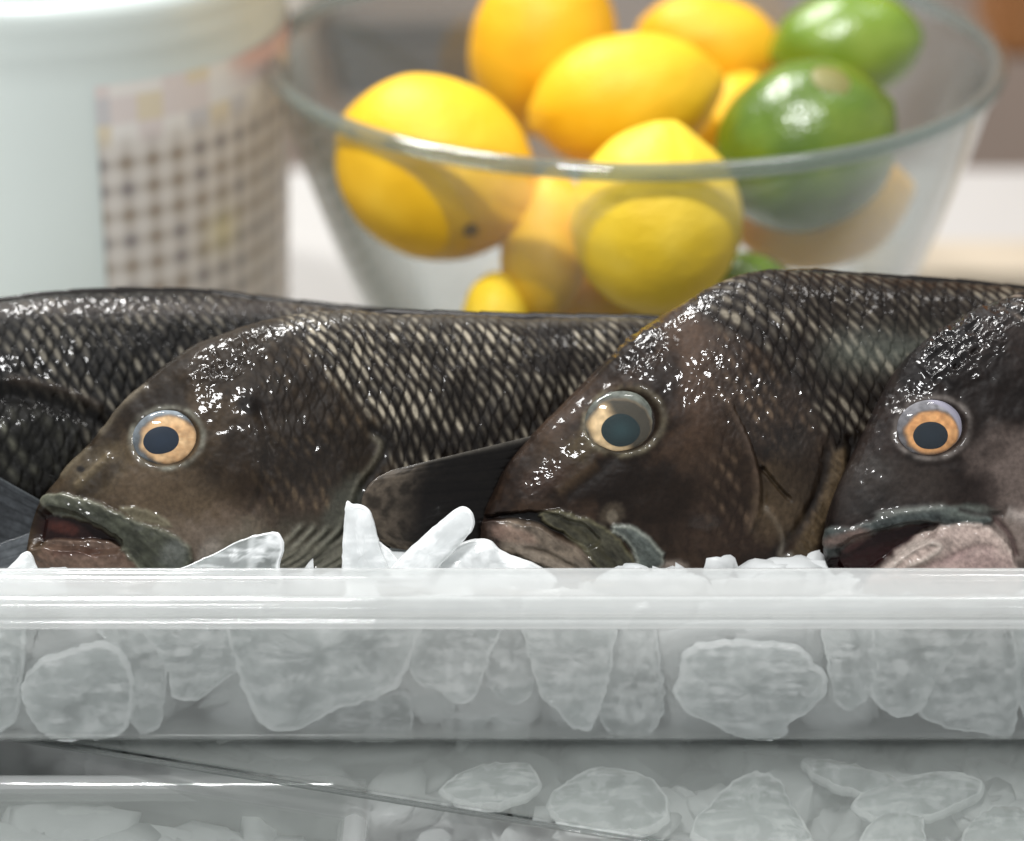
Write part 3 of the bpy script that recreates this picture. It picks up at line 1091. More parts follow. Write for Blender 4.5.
F_.blob(645, 500, 60, 36, srgb(36, 28, 23), 0.8, 0)
F_.blob(560, 460, 34, 24, srgb(78, 66, 54), 0.6, -45)
F_.blob(545, 480, 26, 14, srgb(74, 58, 50), 0.7, -30)
F_.blob(585, 445, 18, 14, srgb(84, 74, 48), 0.6, -30)
F_.blob(615, 365, 24, 14, srgb(34, 26, 21), 0.7, -40)
edge_x = np.interp(v, [265, 290, 320, 350, 380, 420, 470, 570, 700], [640, 668, 705, 760, 790, 815, 838, 828, 800])
mk = np.where(F_.near, sm(-16, 16, u - edge_x), 0)
F_.scales(mk, 15.0, 27.0, 2.8, srgb(44, 35, 29), srgb(124, 120, 112), 1, 0.24, wmark=0.95)
mk2 = np.where(F_.near, sm(690, 730, u) * (1 - mk) * sm(300, 330, v) * sm(560, 500, v), 0) * 0.6
F_.scales(mk2, 13, 27, 2.4, srgb(52, 42, 35), srgb(116, 102, 88), 6, 0.1, wmark=0.8)
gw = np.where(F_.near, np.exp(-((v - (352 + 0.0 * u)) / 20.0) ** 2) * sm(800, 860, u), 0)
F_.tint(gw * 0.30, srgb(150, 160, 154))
F_.tint(np.where(F_.near, sm(375, 400, v) * sm(860, 890, u) * 0.7, 0), srgb(20, 16, 14))
F_.tint(np.where(F_.near, np.exp(-((v - 335) / 6.0) ** 2) * sm(880, 920, u) * 0.4, 0), srgb(40, 30, 25))
# gill cover lines
F_.line([(722, 392), (738, 420), (750, 450), (757, 480), (756, 510), (744, 540)], 4, 3.0, srgb(112, 98, 88), 0.5, one_sided=0)
F_.line([(730, 398), (746, 428), (758, 458), (765, 490), (764, 520)], 3.5, -3.5, srgb(40, 32, 27), 0.6)
F_.line([(761, 465), (772, 479), (783, 492), (793, 502)], 2.0, -6, srgb(14, 11, 10), 0.95)
F_.plate([(833, 455), (846, 450), (846, 475), (834, 505), (818, 540), (800, 580), (780, 590), (790, 555), (812, 515), (826, 480)], 1.4, srgb(104, 92, 76), soft=9, grain=0.3, wet=0.3)
F_.line([(826, 452), (822, 480), (806, 515), (784, 545), (764, 572)], 5, -2.6, srgb(32, 26, 22), 0.8, fade=False)
F_.line([(850, 440), (850, 470), (842, 500), (832, 530), (828, 565)], 5, -3, srgb(26, 21, 18), 0.8, fade=False)
F_.line([(760, 505), (775, 520), (783, 540), (778, 560)], 3, 2, srgb(150, 146, 140), 0.5)
F_.line([(795, 553), (775, 563), (755, 572)], 3, 3, srgb(150, 152, 150), 0.6)
F_.blob(780, 500, 26, 36, srgb(104, 92, 76), 0.6, 15)
F_.blob(800, 470, 20, 36, srgb(58, 50, 44), 0.6, 15)
F_.line([(560, 500), (590, 478), (612, 458), (625, 452)], 8, -2, srgb(30, 23, 19), 0.6)
F_.line([(555, 495), (582, 474), (600, 462)], 6, 0.8, srgb(110, 94, 76), 0.35)
# mouth
F_.plate([(480, 518), (510, 512), (545, 512), (580, 522), (600, 540), (585, 548), (555, 533), (520, 522)], -6, srgb(20, 15, 13), soft=4, wet=0.4)
F_.plate([(483, 524), (505, 520), (535, 524), (562, 538), (590, 556), (612, 574), (580, 605), (530, 590), (500, 562), (486, 548)], 4, srgb(122, 114, 106), soft=4, wet=0.5, grain=0.45, dome=3, edge=srgb(120, 104, 96), rim=0.2)
F_.blob(490, 532, 14, 18, srgb(44, 30, 26), 0.85)
F_.blob(516, 534, 22, 7, srgb(158, 138, 130), 0.6, 15)
F_.blob(555, 560, 40, 9, srgb(168, 160, 152), 0.6, 20)
F_.line([(520, 546), (545, 550), (570, 562), (590, 574)], 2.5, -2, srgb(92, 82, 72), 0.6)
F_.line([(512, 552), (530, 560), (556, 568)], 2.5, -2, srgb(92, 86, 78), 0.5)
F_.blob(508, 553, 10, 4, srgb(40, 34, 30), 0.8, 20)
F_.plate([(540, 512), (556, 510), (580, 516), (604, 526), (622, 542), (634, 560), (636, 574), (612, 576), (598, 566), (582, 548), (562, 534), (545, 524)], 4, srgb(84, 84, 74), edge=srgb(140, 138, 112), rim=0.3, soft=5, wet=0.5, grain=0.55, dome=2)
F_.line([(556, 518), (584, 534), (606, 554), (620, 570)], 4, -2, srgb(70, 68, 50), 0.6)
F_.plate([(614, 524), (630, 526), (648, 536), (660, 548), (664, 560), (654, 572), (634, 576), (636, 560), (626, 542), (612, 530)], 4.5, srgb(96, 104, 104), edge=srgb(186, 194, 190), rim=0.45, soft=5, wet=0.5, grain=0.5, dome=3)
F_.plate([(602, 510), (612, 503), (622, 506), (624, 518), (612, 524), (600, 520)], 0.8, srgb(80, 72, 62), soft=8, wet=0.6)
F_.blob(672, 568, 14, 8, srgb(180, 172, 168), 0.7)
F_.blob(612, 517, 5, 6, srgb(150, 144, 134), 0.5)
# glossy wrinkles
F_.wrinkle(640, 345, 28, 36, 4.0, 5, 1.1, 1.0, 38)
F_.wrinkle(690, 312, 34, 14, 1.8, 5, 1.3, 1.0, -30)
F_.wrinkle(775, 418, 52, 44, 2.6, 6.5, 0.55, 1.0, 25, 2)
F_.wrinkle(715, 375, 34, 50, 1.2, 6, 0.6, 0.8, 10, 3)
F_.wrinkle(540, 480, 30, 14, 1.4, 5, 1.0, 0.8, -45, 4)
F_.wrinkle(705, 522, 18, 9, 1.6, 4, 1.0, 0.9, 0, 5)
F_.wrinkle(880, 345, 60, 18, 1.0, 6, 0.7, 0.8, 10, 6)
F_.socket(624, 421, 38, 32, -10, ring=srgb(120, 116, 102))
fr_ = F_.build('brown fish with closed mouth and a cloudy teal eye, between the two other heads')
F_.dorsal(762, 1400, 5, fr_)
F_.tail(fr_)
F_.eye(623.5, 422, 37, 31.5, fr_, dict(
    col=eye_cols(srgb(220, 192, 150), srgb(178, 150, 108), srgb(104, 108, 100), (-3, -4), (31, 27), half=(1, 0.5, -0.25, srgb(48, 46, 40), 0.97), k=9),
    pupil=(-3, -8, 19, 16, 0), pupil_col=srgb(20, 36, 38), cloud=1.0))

# ---------- right head: pale lower jaw, orange eye
fd = Fish((932, 430), FD - 0.006, YAW,
          [(824, 545), (826, 528), (830, 512), (838, 490), (850, 464), (868, 428), (884, 396), (900, 368), (925, 342), (960, 318), (1000, 300), (1040, 288), (1100, 276), (1200, 268), (1350, 272), (1500, 290), (1650, 320), (1800, 370), (1900, 400), (1940, 405)],
          [(824, 548), (826, 560), (830, 568), (838, 578), (850, 588), (868, 598), (884, 606), (900, 614), (925, 624), (960, 636), (1000, 644), (1040, 650), (1100, 656), (1200, 660), (1350, 650), (1500, 615), (1650, 560), (1800, 505), (1900, 480), (1940, 475)],
          [(824, 2), (830, 16), (850, 30), (880, 44), (930, 60), (1000, 78), (1100, 94), (1200, 98), (1400, 86), (1650, 50), (1940, 8)],
          (815, 1032), nv=400)
F_ = fd
F_.base(srgb(30, 25, 25), srgb(62, 54, 52), 37)
u, v = F_.u, F_.v
F_.blob(1000, 395, 60, 40, srgb(34, 27, 25), 0.8, 0)
F_.blob(955, 475, 60, 24, srgb(42, 34, 32), 0.7, 0)
F_.blob(905, 480, 50, 24, srgb(84, 78, 76), 0.6, 10)
F_.blob(1030, 480, 55, 44, srgb(134, 124, 122), 0.75, 30)
F_.blob(1040, 540, 60, 30, srgb(168, 158, 156), 0.7, 0)
F_.blob(870, 490, 26, 40, srgb(62, 60, 60), 0.6, 25)
F_.blob(985, 490, 14, 20, srgb(40, 32, 31), 0.6)
edge_x = np.interp(v, [265, 300, 340, 380, 420, 570], [960, 985, 1045, 1090, 1120, 1130])
mk = np.where(F_.near, sm(-16, 16, u - edge_x), 0)
F_.scales(mk, 15, 28, 2.6, srgb(36, 30, 28), srgb(120, 112, 106), 1, 0.24, wmark=0.8)
# mouth
F_.plate([(828, 566), (834, 552), (850, 540), (880, 529), (930, 522), (936, 532), (910, 548), (880, 566), (855, 585), (835, 584)], -12, srgb(50, 20, 22), soft=4, wet=0.5)
F_.blob(850, 548, 12, 5, srgb(110, 78, 78), 0.7, -25)
F_.plate([(826, 530), (850, 528), (880, 518), (910, 510), (945, 506), (975, 510), (992, 518), (980, 526), (950, 524), (915, 526), (885, 532), (850, 545), (830, 556)], 3.5, srgb(78, 86, 88), edge=srgb(140, 146, 146), rim=0.15, soft=6, wet=0.5, grain=0.5, dome=2)
F_.line([(872, 516), (900, 511), (930, 508), (950, 506)], 3.5, 2.2, srgb(150, 158, 158), 0.5)
F_.blob(850, 538, 24, 7, srgb(130, 112, 108), 0.7, -15)
F_.blob(965, 512, 26, 8, srgb(128, 138, 136), 0.6)
F_.plate([(862, 590), (880, 568), (905, 548), (925, 532), (950, 524), (980, 524), (1000, 536), (1012, 556), (1018, 590), (960, 620), (880, 610)], 5.5, srgb(186, 174, 172), edge=srgb(206, 200, 198), rim=0.3, soft=5, wet=0.6, grain=0.3, dome=4)
F_.line([(880, 574), (905, 553), (925, 541), (938, 545), (925, 556), (900, 566)], 3, 2.5, srgb(214, 208, 206), 0.6)
F_.line([(905, 572), (940, 560), (975, 545), (1000, 548)], 4, -2, srgb(160, 140, 142), 0.5)
F_.blob(975, 560, 30, 12, srgb(182, 160, 164), 0.5)
F_.line([(992, 516), (1010, 535), (1018, 560)], 3, -3.5, srgb(96, 78, 80), 0.7)
F_.line([(1005, 512), (1030, 520)], 6, 2, srgb(210, 205, 205), 0.5)
F_.line([(955, 508), (980, 514), (1008, 514)], 3, -3, srgb(50, 42, 42), 0.7)
# gloss
F_.wrinkle(962, 338, 52, 40, 7.0, 6, 1.2, 1.0, -38, 2)
F_.wrinkle(1010, 315, 26, 14, 1.8, 6, 1.3, 1.0, -30, 7)
F_.wrinkle(912, 398, 30, 14, 2.0, 5, 1.0, 1.0, -35, 3)
F_.wrinkle(870, 450, 14, 40, 1.5, 5, 1.0, 0.9, 25, 4)
F_.wrinkle(900, 400, 16, 30, 1.8, 5, 1.0, 1.0, 35, 5)
F_.socket(933, 428, 36, 29, -10, ring=srgb(128, 124, 124))
fr_ = F_.build('dark fish with pinkish white lower jaw and orange eye, rightmost head in the tray')
F_.dorsal(1060, 1800, 5, fr_)
F_.tail(fr_)
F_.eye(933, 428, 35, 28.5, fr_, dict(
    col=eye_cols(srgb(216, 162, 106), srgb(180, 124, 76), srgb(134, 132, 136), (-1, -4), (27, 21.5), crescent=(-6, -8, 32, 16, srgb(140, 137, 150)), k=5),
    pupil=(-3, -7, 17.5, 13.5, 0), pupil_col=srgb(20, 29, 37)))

# ------------------------------------------------------------------ trays
def tray(name, cx, cy, hx, hy, z, rot, profile, label, group=None, corner=0.03, mat_rim=None, split=None, wall_mat=None):
    """swept round a rounded rectangle: profile = list of (outward offset, height); part 'rim' = the first `split` points"""
    def loop(o):
        r = max(corner + o, 0.004)
        ax, ay = hx + o - r, hy + o - r
        pts = []
        for (sx, sy, a0) in ((1, -1, -90), (1, 1, 0), (-1, 1, 90), (-1, -1, 180)):
            for k in range(13):
                a = R(a0 + 90 * k / 12)
                pts.append((sx * ax + r * math.cos(a), sy * ay + r * math.sin(a)))
        return np.array(pts)
    root = empty(name, (cx, cy, z), label, 'tray', group)
    root.rotation_euler.z = rot

    def sweep(nm, prof, mat, close=False):
        Ls = [np.concatenate([loop(o), np.full((52, 1), h)], 1) for o, h in prof]
        V = np.concatenate(Ls)
        Fc = grid_faces(len(prof), 52, wrap_v=True, wrap_u=close)
        o = mesh_np(nm, V, Fc, mat, root)
        return o
    rim = sweep('rim', profile[0], mat_rim or M_FLANGE, True)
    for poly in rim.data.polygons:
        poly.use_smooth = True
    wall = sweep('wall', profile[1], wall_mat or M_WALL)
    # floor of the tray
    o_, h_ = profile[1][-1]
    L = loop(o_)
    V = [(p[0], p[1], h_) for p in L] + [(p[0], p[1], h_ - 0.002) for p in L]
    Fc = [tuple(range(52)), tuple(range(103, 51, -1))]
    mesh_np('base', np.array(V), Fc, wall_mat or M_WALL, root, smooth=False)
    return root


def rounded(pts, n=5):
    return [tuple(p) for p in poly_smooth(pts, n, True)]


mm = 0.001
HY = 0.098
# rim profile: o = 0 at the front lip, negative inwards
rim_p = rounded([(-22 * mm, -0.5 * mm), (-21.5 * mm, 1.4 * mm), (-19.5 * mm, 1.9 * mm), (-17 * mm, 0.6 * mm), (-8 * mm, 0.2 * mm), (-4.5 * mm, 0.5 * mm), (-3 * mm, 1.6 * mm), (-1.2 * mm, 1.2 * mm),
                 (-0.6 * mm, -1.0 * mm), (0.0 * mm, -2.0 * mm), (0.1 * mm, -3.2 * mm), (-1.0 * mm, -4.2 * mm), (-0.9 * mm, -5.4 * mm), (0.3 * mm, -6.2 * mm), (0.4 * mm, -8.0 * mm), (-0.8 * mm, -8.8 * mm),
                 (-2.6 * mm, -8.2 * mm), (-3.0 * mm, -4.0 * mm), (-5 * mm, -2.4 * mm), (-17 * mm, -2.2 * mm), (-20 * mm, -2.4 * mm)], 4)
wall_p = [(-18.0 * mm, -2.4 * mm), (-18.2 * mm, -8 * mm), (-18.8 * mm, -20 * mm), (-19.6 * mm, -40 * mm), (-20.2 * mm, -57.5 * mm), (-20.8 * mm, -60.6 * mm), (-22.5 * mm, -62.6 * mm), (-26 * mm, -63.2 * mm)]
tray('clear_tray', 0.02, HY, 0.33, HY, 0.0, 0, (rim_p, wall_p),
     'clear plastic tray with a wide flat rim, topmost, holding the fish and ice', 'clear plastic ice trays')

# angled tray underneath
A_ = at_z(100, 754, -0.0665)
B_ = at_z(640, 842, -0.0665)
dv = B_ - A_
ang = math.atan2(dv[1], dv[0])
hx2, hy2 = 0.24, 0.10
mid = A_ + dv * 0.42
nrm = np.array([-math.sin(ang), math.cos(ang)])
tan = np.array([math.cos(ang), math.sin(ang)])
c2 = np.array([mid[0], mid[1]]) + nrm * hy2 + tan * 0.06
rim2 = rounded([(-2.2 * mm, -0.6 * mm), (-2.0 * mm, 0.3 * mm), (-1.2 * mm, 0.4 * mm), (-0.2 * mm, 0.2 * mm), (0, -0.1 * mm), (0, -0.5 * mm), (-0.4 * mm, -0.8 * mm), (-1.4 * mm, -0.8 * mm), (-2 * mm, -0.8 * mm)], 4)
wall2 = [(-1.6 * mm, -1.3 * mm), (-2.2 * mm, -10 * mm), (-4.5 * mm, -36 * mm), (-6 * mm, -43 * mm), (-10 * mm, -46 * mm), (-14 * mm, -47 * mm)]
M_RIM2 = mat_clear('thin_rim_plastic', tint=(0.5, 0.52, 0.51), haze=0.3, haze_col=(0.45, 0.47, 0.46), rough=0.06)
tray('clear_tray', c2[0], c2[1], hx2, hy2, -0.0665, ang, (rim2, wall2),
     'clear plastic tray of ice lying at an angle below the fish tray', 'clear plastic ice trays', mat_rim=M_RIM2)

lidv = []
for (ox, oy) in ((hx2 - .0025, hy2 - .0025),):
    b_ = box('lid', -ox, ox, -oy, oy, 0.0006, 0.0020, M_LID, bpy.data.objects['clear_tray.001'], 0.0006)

# low tray in the front left corner, its back rim catches the light
Bk = at_z(200, 783, -0.080)
x_r = at_z(372, 795, -0.080)[0]
hx3, hy3 = 0.16, 0.06
rim3 = rounded([(-10 * mm, -0.8 * mm), (-9.4 * mm, 0.6 * mm), (-7 * mm, 3.6 * mm), (-4 * mm, 5.0 * mm), (-0.8 * mm, 3.2 * mm), (0, -0.4 * mm), (0, -3.2 * mm), (-0.8 * mm, -3.8 * mm), (-1.5 * mm, -2.2 * mm), (-7 * mm, -1.6 * mm)], 4)
wall3 = [(-8.0 * mm, -1.2 * mm), (-11.2 * mm, -10 * mm), (-12.5 * mm, -28 * mm), (-14 * mm, -32 * mm), (-18 * mm, -35 * mm), (-22 * mm, -36 * mm)]
tray('clear_tray', x_r - hx3, Bk[1] - hy3, hx3, hy3, -0.080, 0, (rim3, wall3),
     'low clear tray of ice at the bottom left corner, shiny back rim', 'clear plastic ice trays', corner=0.014)


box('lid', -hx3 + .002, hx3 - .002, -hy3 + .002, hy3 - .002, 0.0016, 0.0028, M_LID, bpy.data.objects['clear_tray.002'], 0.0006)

# ------------------------------------------------------------------ ice
def slab(name, pts, mapper, nrm, th, mat, seed, label=None, nr=22, nt=110, rim_light=1.0, flat=3.5, rough=0.10, group='large ice pieces', bumpy=1.1, jag=1.0):
    """rounded flake of ice with a traced outline, its own thickness and a rim painted bright like a refracting edge"""
    P = poly_smooth(pts, 10, True)
    L = np.concatenate([[0], np.cumsum(np.hypot(*np.diff(np.vstack([P, P[:1]]), axis=0).T))])
    t = np.linspace(0, L[-1], nt, endpoint=False)
    PP = np.vstack([P, P[:1]])
    O = np.stack([np.interp(t, L, PP[:, 0]), np.interp(t, L, PP[:, 1])], 1)
    O += ((np.stack([noise(t / (5.0 + seed % 5), t * 0, seed), noise(t / 7.0, t * 0 + 9, seed)], 1)) - .5) * 3.2 * jag + jag * ((np.stack([noise(t / 2.2, t * 0, seed), noise(t / 2.2, t * 0 + 9, seed)], 1)) - .5) * 1.0
    c = O.mean(0)
    r = np.sin(np.linspace(0, math.pi / 2, nr)) ** 0.8
    uv = c + (O - c)[None] * r[:, None, None]
    base = mapper(uv[..., 0], uv[..., 1])
    rr = np.repeat(r[:, None], nt, 1)
    prof = np.clip(1 - rr ** flat, 0, 1) ** 0.5
    nz = fbm(uv[..., 0] / 26, uv[..., 1] / 26, 4, seed) - .5
    h = th * prof * (0.85 + bumpy * nz) + (0.0012 * np.exp(-((rr - 0.955) / 0.022) ** 2) if bumpy < 1 else 0)  # rim bead shaped to catch light like a refracting edge
    front = base - nrm * h[..., None] * 0.5
    back = base + nrm * h[..., None] * 0.5
    V = np.concatenate([front.reshape(-1, 3), back.reshape(-1, 3)])
    n = nr * nt
    F1 = grid_faces(nr, nt, wrap_v=True)
    F2 = F1[:, ::-1] + n
    j = np.arange(nt)
    k = (nr - 1) * nt
    S = np.stack([k + j, k + j + n, k + (j + 1) % nt + n, k + (j + 1) % nt], 1)
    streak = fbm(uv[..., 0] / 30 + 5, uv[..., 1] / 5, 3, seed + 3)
    fr = np.clip(sm(0.90, 0.97, rr) * rim_light * (0.6 + 0.9 * noise(uv[..., 0] / 12, uv[..., 1] / 12, seed)) + 0.6 * sm(0.52, 0.7, streak) + 0.5 * sm(0.5, 0.7, fbm(uv[..., 0] / 9, uv[..., 1] / 9, 3, seed + 8)), 0, 1)  # rim whitened in place of refracted light, plus real frost streaks and patches
    ctr = V.mean(0)
    o = mesh_np(name, V - ctr, np.concatenate([F1, F2, S]), mat, None, attrs={'frost_rimlight': np.concatenate([fr.ravel()] * 2)})
    o.location = ctr
    if label:
        tag(o, label, 'ice', group)
    return o


def vplane(Y):
    def f(u, v):
        r = FW + RT * ((u[..., None] - W / 2) / F) + UP * ((H / 2 - v[..., None]) / F)
        return CAM + r * ((Y - CAM[1]) / r[..., 1:2])
    return f


def dplane(d):
    return lambda u, v: CAM + d * (FW + RT * ((u[..., None] - W / 2) / F) + UP * ((H / 2 - v[..., None]) / F))


YN = np.array([0, 1.0, 0])
CH = [
    ([(22, 684), (40, 660), (70, 650), (100, 642), (125, 655), (135, 690), (128, 728), (100, 741), (55, 738), (30, 718)], 0.0275, 'round frosty ice piece behind the tray wall, far left'),
    ([(104, 640), (140, 636), (164, 650), (166, 690), (160, 724), (142, 734), (128, 712), (136, 680), (118, 660)], 0.031, 'curled ice piece with a pale hook-shaped edge beside the far left round one'),
    ([(160, 620), (248, 622), (246, 660), (222, 682), (194, 700), (174, 696), (166, 668)], 0.030, 'ice flake under the rim with a bright diagonal lower edge, below the gaping mouth'),
    ([(262, 632), (330, 630), (392, 640), (404, 678), (384, 694), (334, 710), (300, 727), (268, 729), (244, 694), (250, 655)], 0.0275, 'largest ice slab left of centre with a bright sweeping lower edge'),
    ([(396, 628), (484, 626), (488, 662), (480, 690), (463, 704), (438, 690), (414, 680), (404, 656)], 0.029, 'ice piece tapering to a blunt point below the two upright ice sticks'),
    ([(486, 626), (536, 630), (536, 676), (524, 700), (508, 702), (494, 694), (484, 668)], 0.033, 'small dim ice piece left of the tall tongue of ice'),
    ([(540, 640), (600, 630), (612, 660), (604, 700), (590, 728), (572, 726), (550, 704), (536, 684)], 0.0275, 'tongue-shaped ice piece below the middle fish mouth'),
    ([(606, 660), (640, 655), (664, 680), (662, 716), (644, 735), (612, 734), (598, 714), (600, 684)], 0.033, 'clear rounded ice piece low beside the tongue-shaped one'),
    ([(684, 650), (720, 641), (795, 644), (812, 660), (828, 684), (812, 708), (790, 722), (782, 742), (742, 742), (712, 724), (674, 700), (680, 676)], 0.027, 'widest ice slab with bubbles and a bright rim, under the middle fish cheek'),
    ([(834, 640), (880, 636), (896, 650), (880, 676), (862, 704), (842, 708), (832, 690)], 0.029, 'narrow ice lobe right of the widest slab'),
    ([(884, 650), (940, 636), (962, 650), (938, 676), (924, 704), (900, 717), (880, 708), (868, 690), (874, 668)], 0.0275, 'ice piece with a rounded bright lower tip below the rightmost fish'),
    ([(930, 676), (960, 648), (1004, 652), (1018, 690), (1012, 733), (970, 731), (926, 720), (918, 700)], 0.030, 'squarish ice slab at the right end of the tray wall'),
    ([(1022, 640), (1060, 640), (1070, 700), (1050, 735), (1024, 720), (1016, 680)], 0.029, 'ice piece cut off by the right edge of the picture'),
    ([(-40, 640), (10, 640), (24, 670), (16, 720), (-20, 735), (-50, 700)], 0.031, 'ice piece cut off by the left edge of the picture'),
    ([(316, 712), (360, 700), (408, 690), (414, 720), (400, 738), (340, 740)], 0.036, 'dull ice piece low under the sweeping edge of the large slab'),
    ([(440, 712), (470, 706), (520, 708), (530, 730), (500, 741), (450, 740)], 0.037, 'flat dull ice piece on the tray floor at the centre'),
]
for i, (pts, Y, lab) in enumerate(CH):
    pts = [(x, min(y, 735)) if y < 737 else (x, 737) for x, y in pts]
    if i not in (0, 8):
        xm = sum(p[0] for p in pts) / len(pts)
        pts = [(xm + (x - xm) * 1.45, 598 + 0.3 * (i % 3) * 8) if y < 656 else (x, y) for x, y in pts]
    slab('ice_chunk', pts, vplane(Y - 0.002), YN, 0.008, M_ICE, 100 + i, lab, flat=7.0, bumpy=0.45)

# ice standing on top of the bed, in front of the fish
TOPS = [
    ([(345, 509), (354, 504), (368, 508), (374, 520), (380, 545), (392, 590), (346, 600)], 0.823, 0.008, 'upright white ice stick with a rounded top left of the black fin'),
    ([(396, 562), (432, 528), (458, 508), (470, 509), (475, 522), (468, 536), (440, 566), (418, 590), (380, 592)], 0.826, 0.008, 'slanted white ice stick leaning right under the black fin'),
    ([(372, 540), (392, 552), (408, 580), (398, 600), (360, 600), (360, 560)], 0.829, 0.007, 'small white ice wedge between the two ice sticks'),
    ([(424, 574), (450, 548), (484, 538), (505, 552), (540, 566), (556, 585), (500, 600), (430, 600)], 0.832, 0.012, 'low mound of pale ice below the middle fish snout'),
    ([(-20, 590), (10, 566), (28, 551), (40, 572), (60, 590), (20, 604)], 0.826, 0.008, 'small pointed ice piece beside the lower jaw of the leftmost head'),
]
for i, (pts, d, th, lab) in enumerate(TOPS):
    slab('ice_chunk', pts, dplane(d), FW, th, M_ICEW, 140 + i, lab, rim_light=0.6, jag=0.3, bumpy=0.7)
M_FLAKE = mat_ice('thin_melting_ice', base=(0.62, 0.65, 0.65), clear=0.75, rough=0.12)
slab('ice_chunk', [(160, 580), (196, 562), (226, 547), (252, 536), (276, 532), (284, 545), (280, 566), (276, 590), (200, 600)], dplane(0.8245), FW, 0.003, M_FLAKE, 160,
     'thin see-through ice sheet lying over the chin of the leftmost head', rim_light=0.9, jag=0.4, bumpy=0.5)


def bed(name, n, xr, yr, zr, size, label, mat, rot=0, cen=(0, 0), seed=1, flat=(0.35, 0.7), ymin=None, zmax=None):
    g = np.random.default_rng(seed)
    Vs, Fs, fr = [], [], []
    base = 0
    nu, nv = 10, 16
    th = np.linspace(0, math.pi, nu)
    ph = np.linspace(0, 2 * math.pi, nv, endpoint=False)
    T, Pp = np.meshgrid(th, ph, indexing='ij')
    D = np.stack([np.sin(T) * np.cos(Pp), np.sin(T) * np.sin(Pp), np.cos(T)], -1)
    D = np.sign(D) * np.abs(D) ** 0.75
    Fg = grid_faces(nu, nv, wrap_v=True)
    for i in range(n):
        x, y, z = g.uniform(*xr), g.uniform(*yr), g.uniform(*zr)
        s = size * g.uniform(0.6, 1.3)
        sc3 = np.array([1, g.uniform(0.6, 1), g.uniform(*flat)]) * s
        q = D * sc3 * (1 + 0.35 * (np.sin(D @ g.normal(size=3) * 3 + g.uniform(0, 6)))[..., None] + 0.15 * np.sin(D @ g.normal(size=3) * 7)[..., None])
        M = np.array(Matrix.Rotation(g.uniform(0, 6.3), 3, Vector(g.normal(size=3)).normalized()))
        q = q.reshape(-1, 3) @ M.T
        q = q + np.array([x, y, z])
        if ymin is not None:
            q[:, 1] = np.where(q[:, 1] < ymin, ymin - 0.002 * (1 - np.exp((q[:, 1] - ymin) / 0.006)), q[:, 1])
        if zmax is not None:
            q[:, 2] = np.where(q[:, 2] > zmax, zmax + 0.004 * (1 - np.exp(-(q[:, 2] - zmax) / 0.01)), q[:, 2])
        q = q @ np.array(Matrix.Rotation(rot, 3, 'Z')).T
        px, py = x * math.cos(rot) - y * math.sin(rot), x * math.sin(rot) + y * math.cos(rot)
        Vs.append(q + np.array([cen[0], cen[1], 0.0]))
        Fs.append(Fg + base)
        base += nu * nv
        fr.append(np.clip(g.uniform(0.0, 0.3) + 0.25 * g.random(nu * nv), 0, 1))
    o = mesh_np(name, np.concatenate(Vs), np.concatenate(Fs), mat, None, attrs={'frost_rimlight': np.concatenate(fr)})
    return tag(o, label, 'ice', None, 'stuff')


bed('crushed_ice', 380, (-0.29, 0.33), (0.031, 0.052), (-0.052, -0.016), 0.015, 'crushed ice packed behind the wall of the fish tray', M_ICEBED, seed=3, ymin=0.034, zmax=-0.006)
bed('crushed_ice', 300, (-0.28, 0.32), (0.058, 0.165), (-0.05, -0.042), 0.014, 'crushed ice bed under the fish', M_ICEBED, seed=4, ymin=0.045, zmax=-0.02)
bed('crushed_ice', 420, (-hx2 + .02, hx2 - .02), (-hy2 + .02, hy2 - .02), (-0.108, -0.084), 0.015, 'dim crushed ice in the angled tray in the shade of the upper tray', M_ICEBED, ang, c2, 5, ymin=-hy2 + 0.009, zmax=-0.080)
bed('crushed_ice', 420, (-hx3 + .02, hx3 - .02), (-hy3 + .02, hy3 - .020), (-0.104, -0.090), 0.016, 'crushed ice in the low tray at the bottom left', M_ICEBED, 0, (x_r - hx3, Bk[1] - hy3), 6, zmax=-0.084)
# larger flakes lying in the angled tray
LOWC = [
    ([(548, 800), (590, 772), (640, 776), (668, 800), (660, 830), (600, 836), (560, 826)], 'flat grey ice flake in the lower tray below the clear rounded piece'),
    ([(690, 838), (715, 800), (745, 776), (775, 778), (795, 810), (812, 846), (750, 856)], 'triangular grey ice flake in the lower tray below the widest slab'),
    ([(850, 806), (900, 782), (960, 776), (985, 790), (950, 812), (890, 826)], 'long pale ice flake in the lower tray at the right'),
    ([(800, 762), (850, 768), (905, 786), (880, 800), (830, 786)], 'thin ice sliver in the lower tray close under the upper tray'),
    ([(860, 846), (880, 815), (910, 808), (925, 830), (920, 860), (880, 862)], 'rounded ice flake at the lower edge of the picture, right side'),
    ([(440, 790), (480, 768), (530, 768), (540, 790), (500, 808), (460, 806)], 'dark grey ice flake near the rim of the angled tray'),
    ([(960, 850), (975, 820), (1010, 808), (1050, 830), (1040, 860), (990, 870)], 'ice flake in the lower right corner'),
]
for i, (pts, lab) in enumerate(LOWC):
    def hp(u, v):
        r = FW + RT * ((u[..., None] - W / 2) / F) + UP * ((H / 2 - v[..., None]) / F)
        return CAM + r * ((-0.0745 - CAM[2]) / r[..., 2:3])
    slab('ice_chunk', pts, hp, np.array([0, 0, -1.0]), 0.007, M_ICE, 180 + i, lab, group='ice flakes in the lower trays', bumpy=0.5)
# ------------------------------------------------------------------ bowl
DB = 1.10
Pc = at(633, 50, DB)
RB = 365 * DB / F
ZR = Pc[2]
HB = ZR - ZC
print('bowl', Pc, RB, HB, 'front rim v', project(Pc + np.array([0, -RB, 0])), 'bucket')


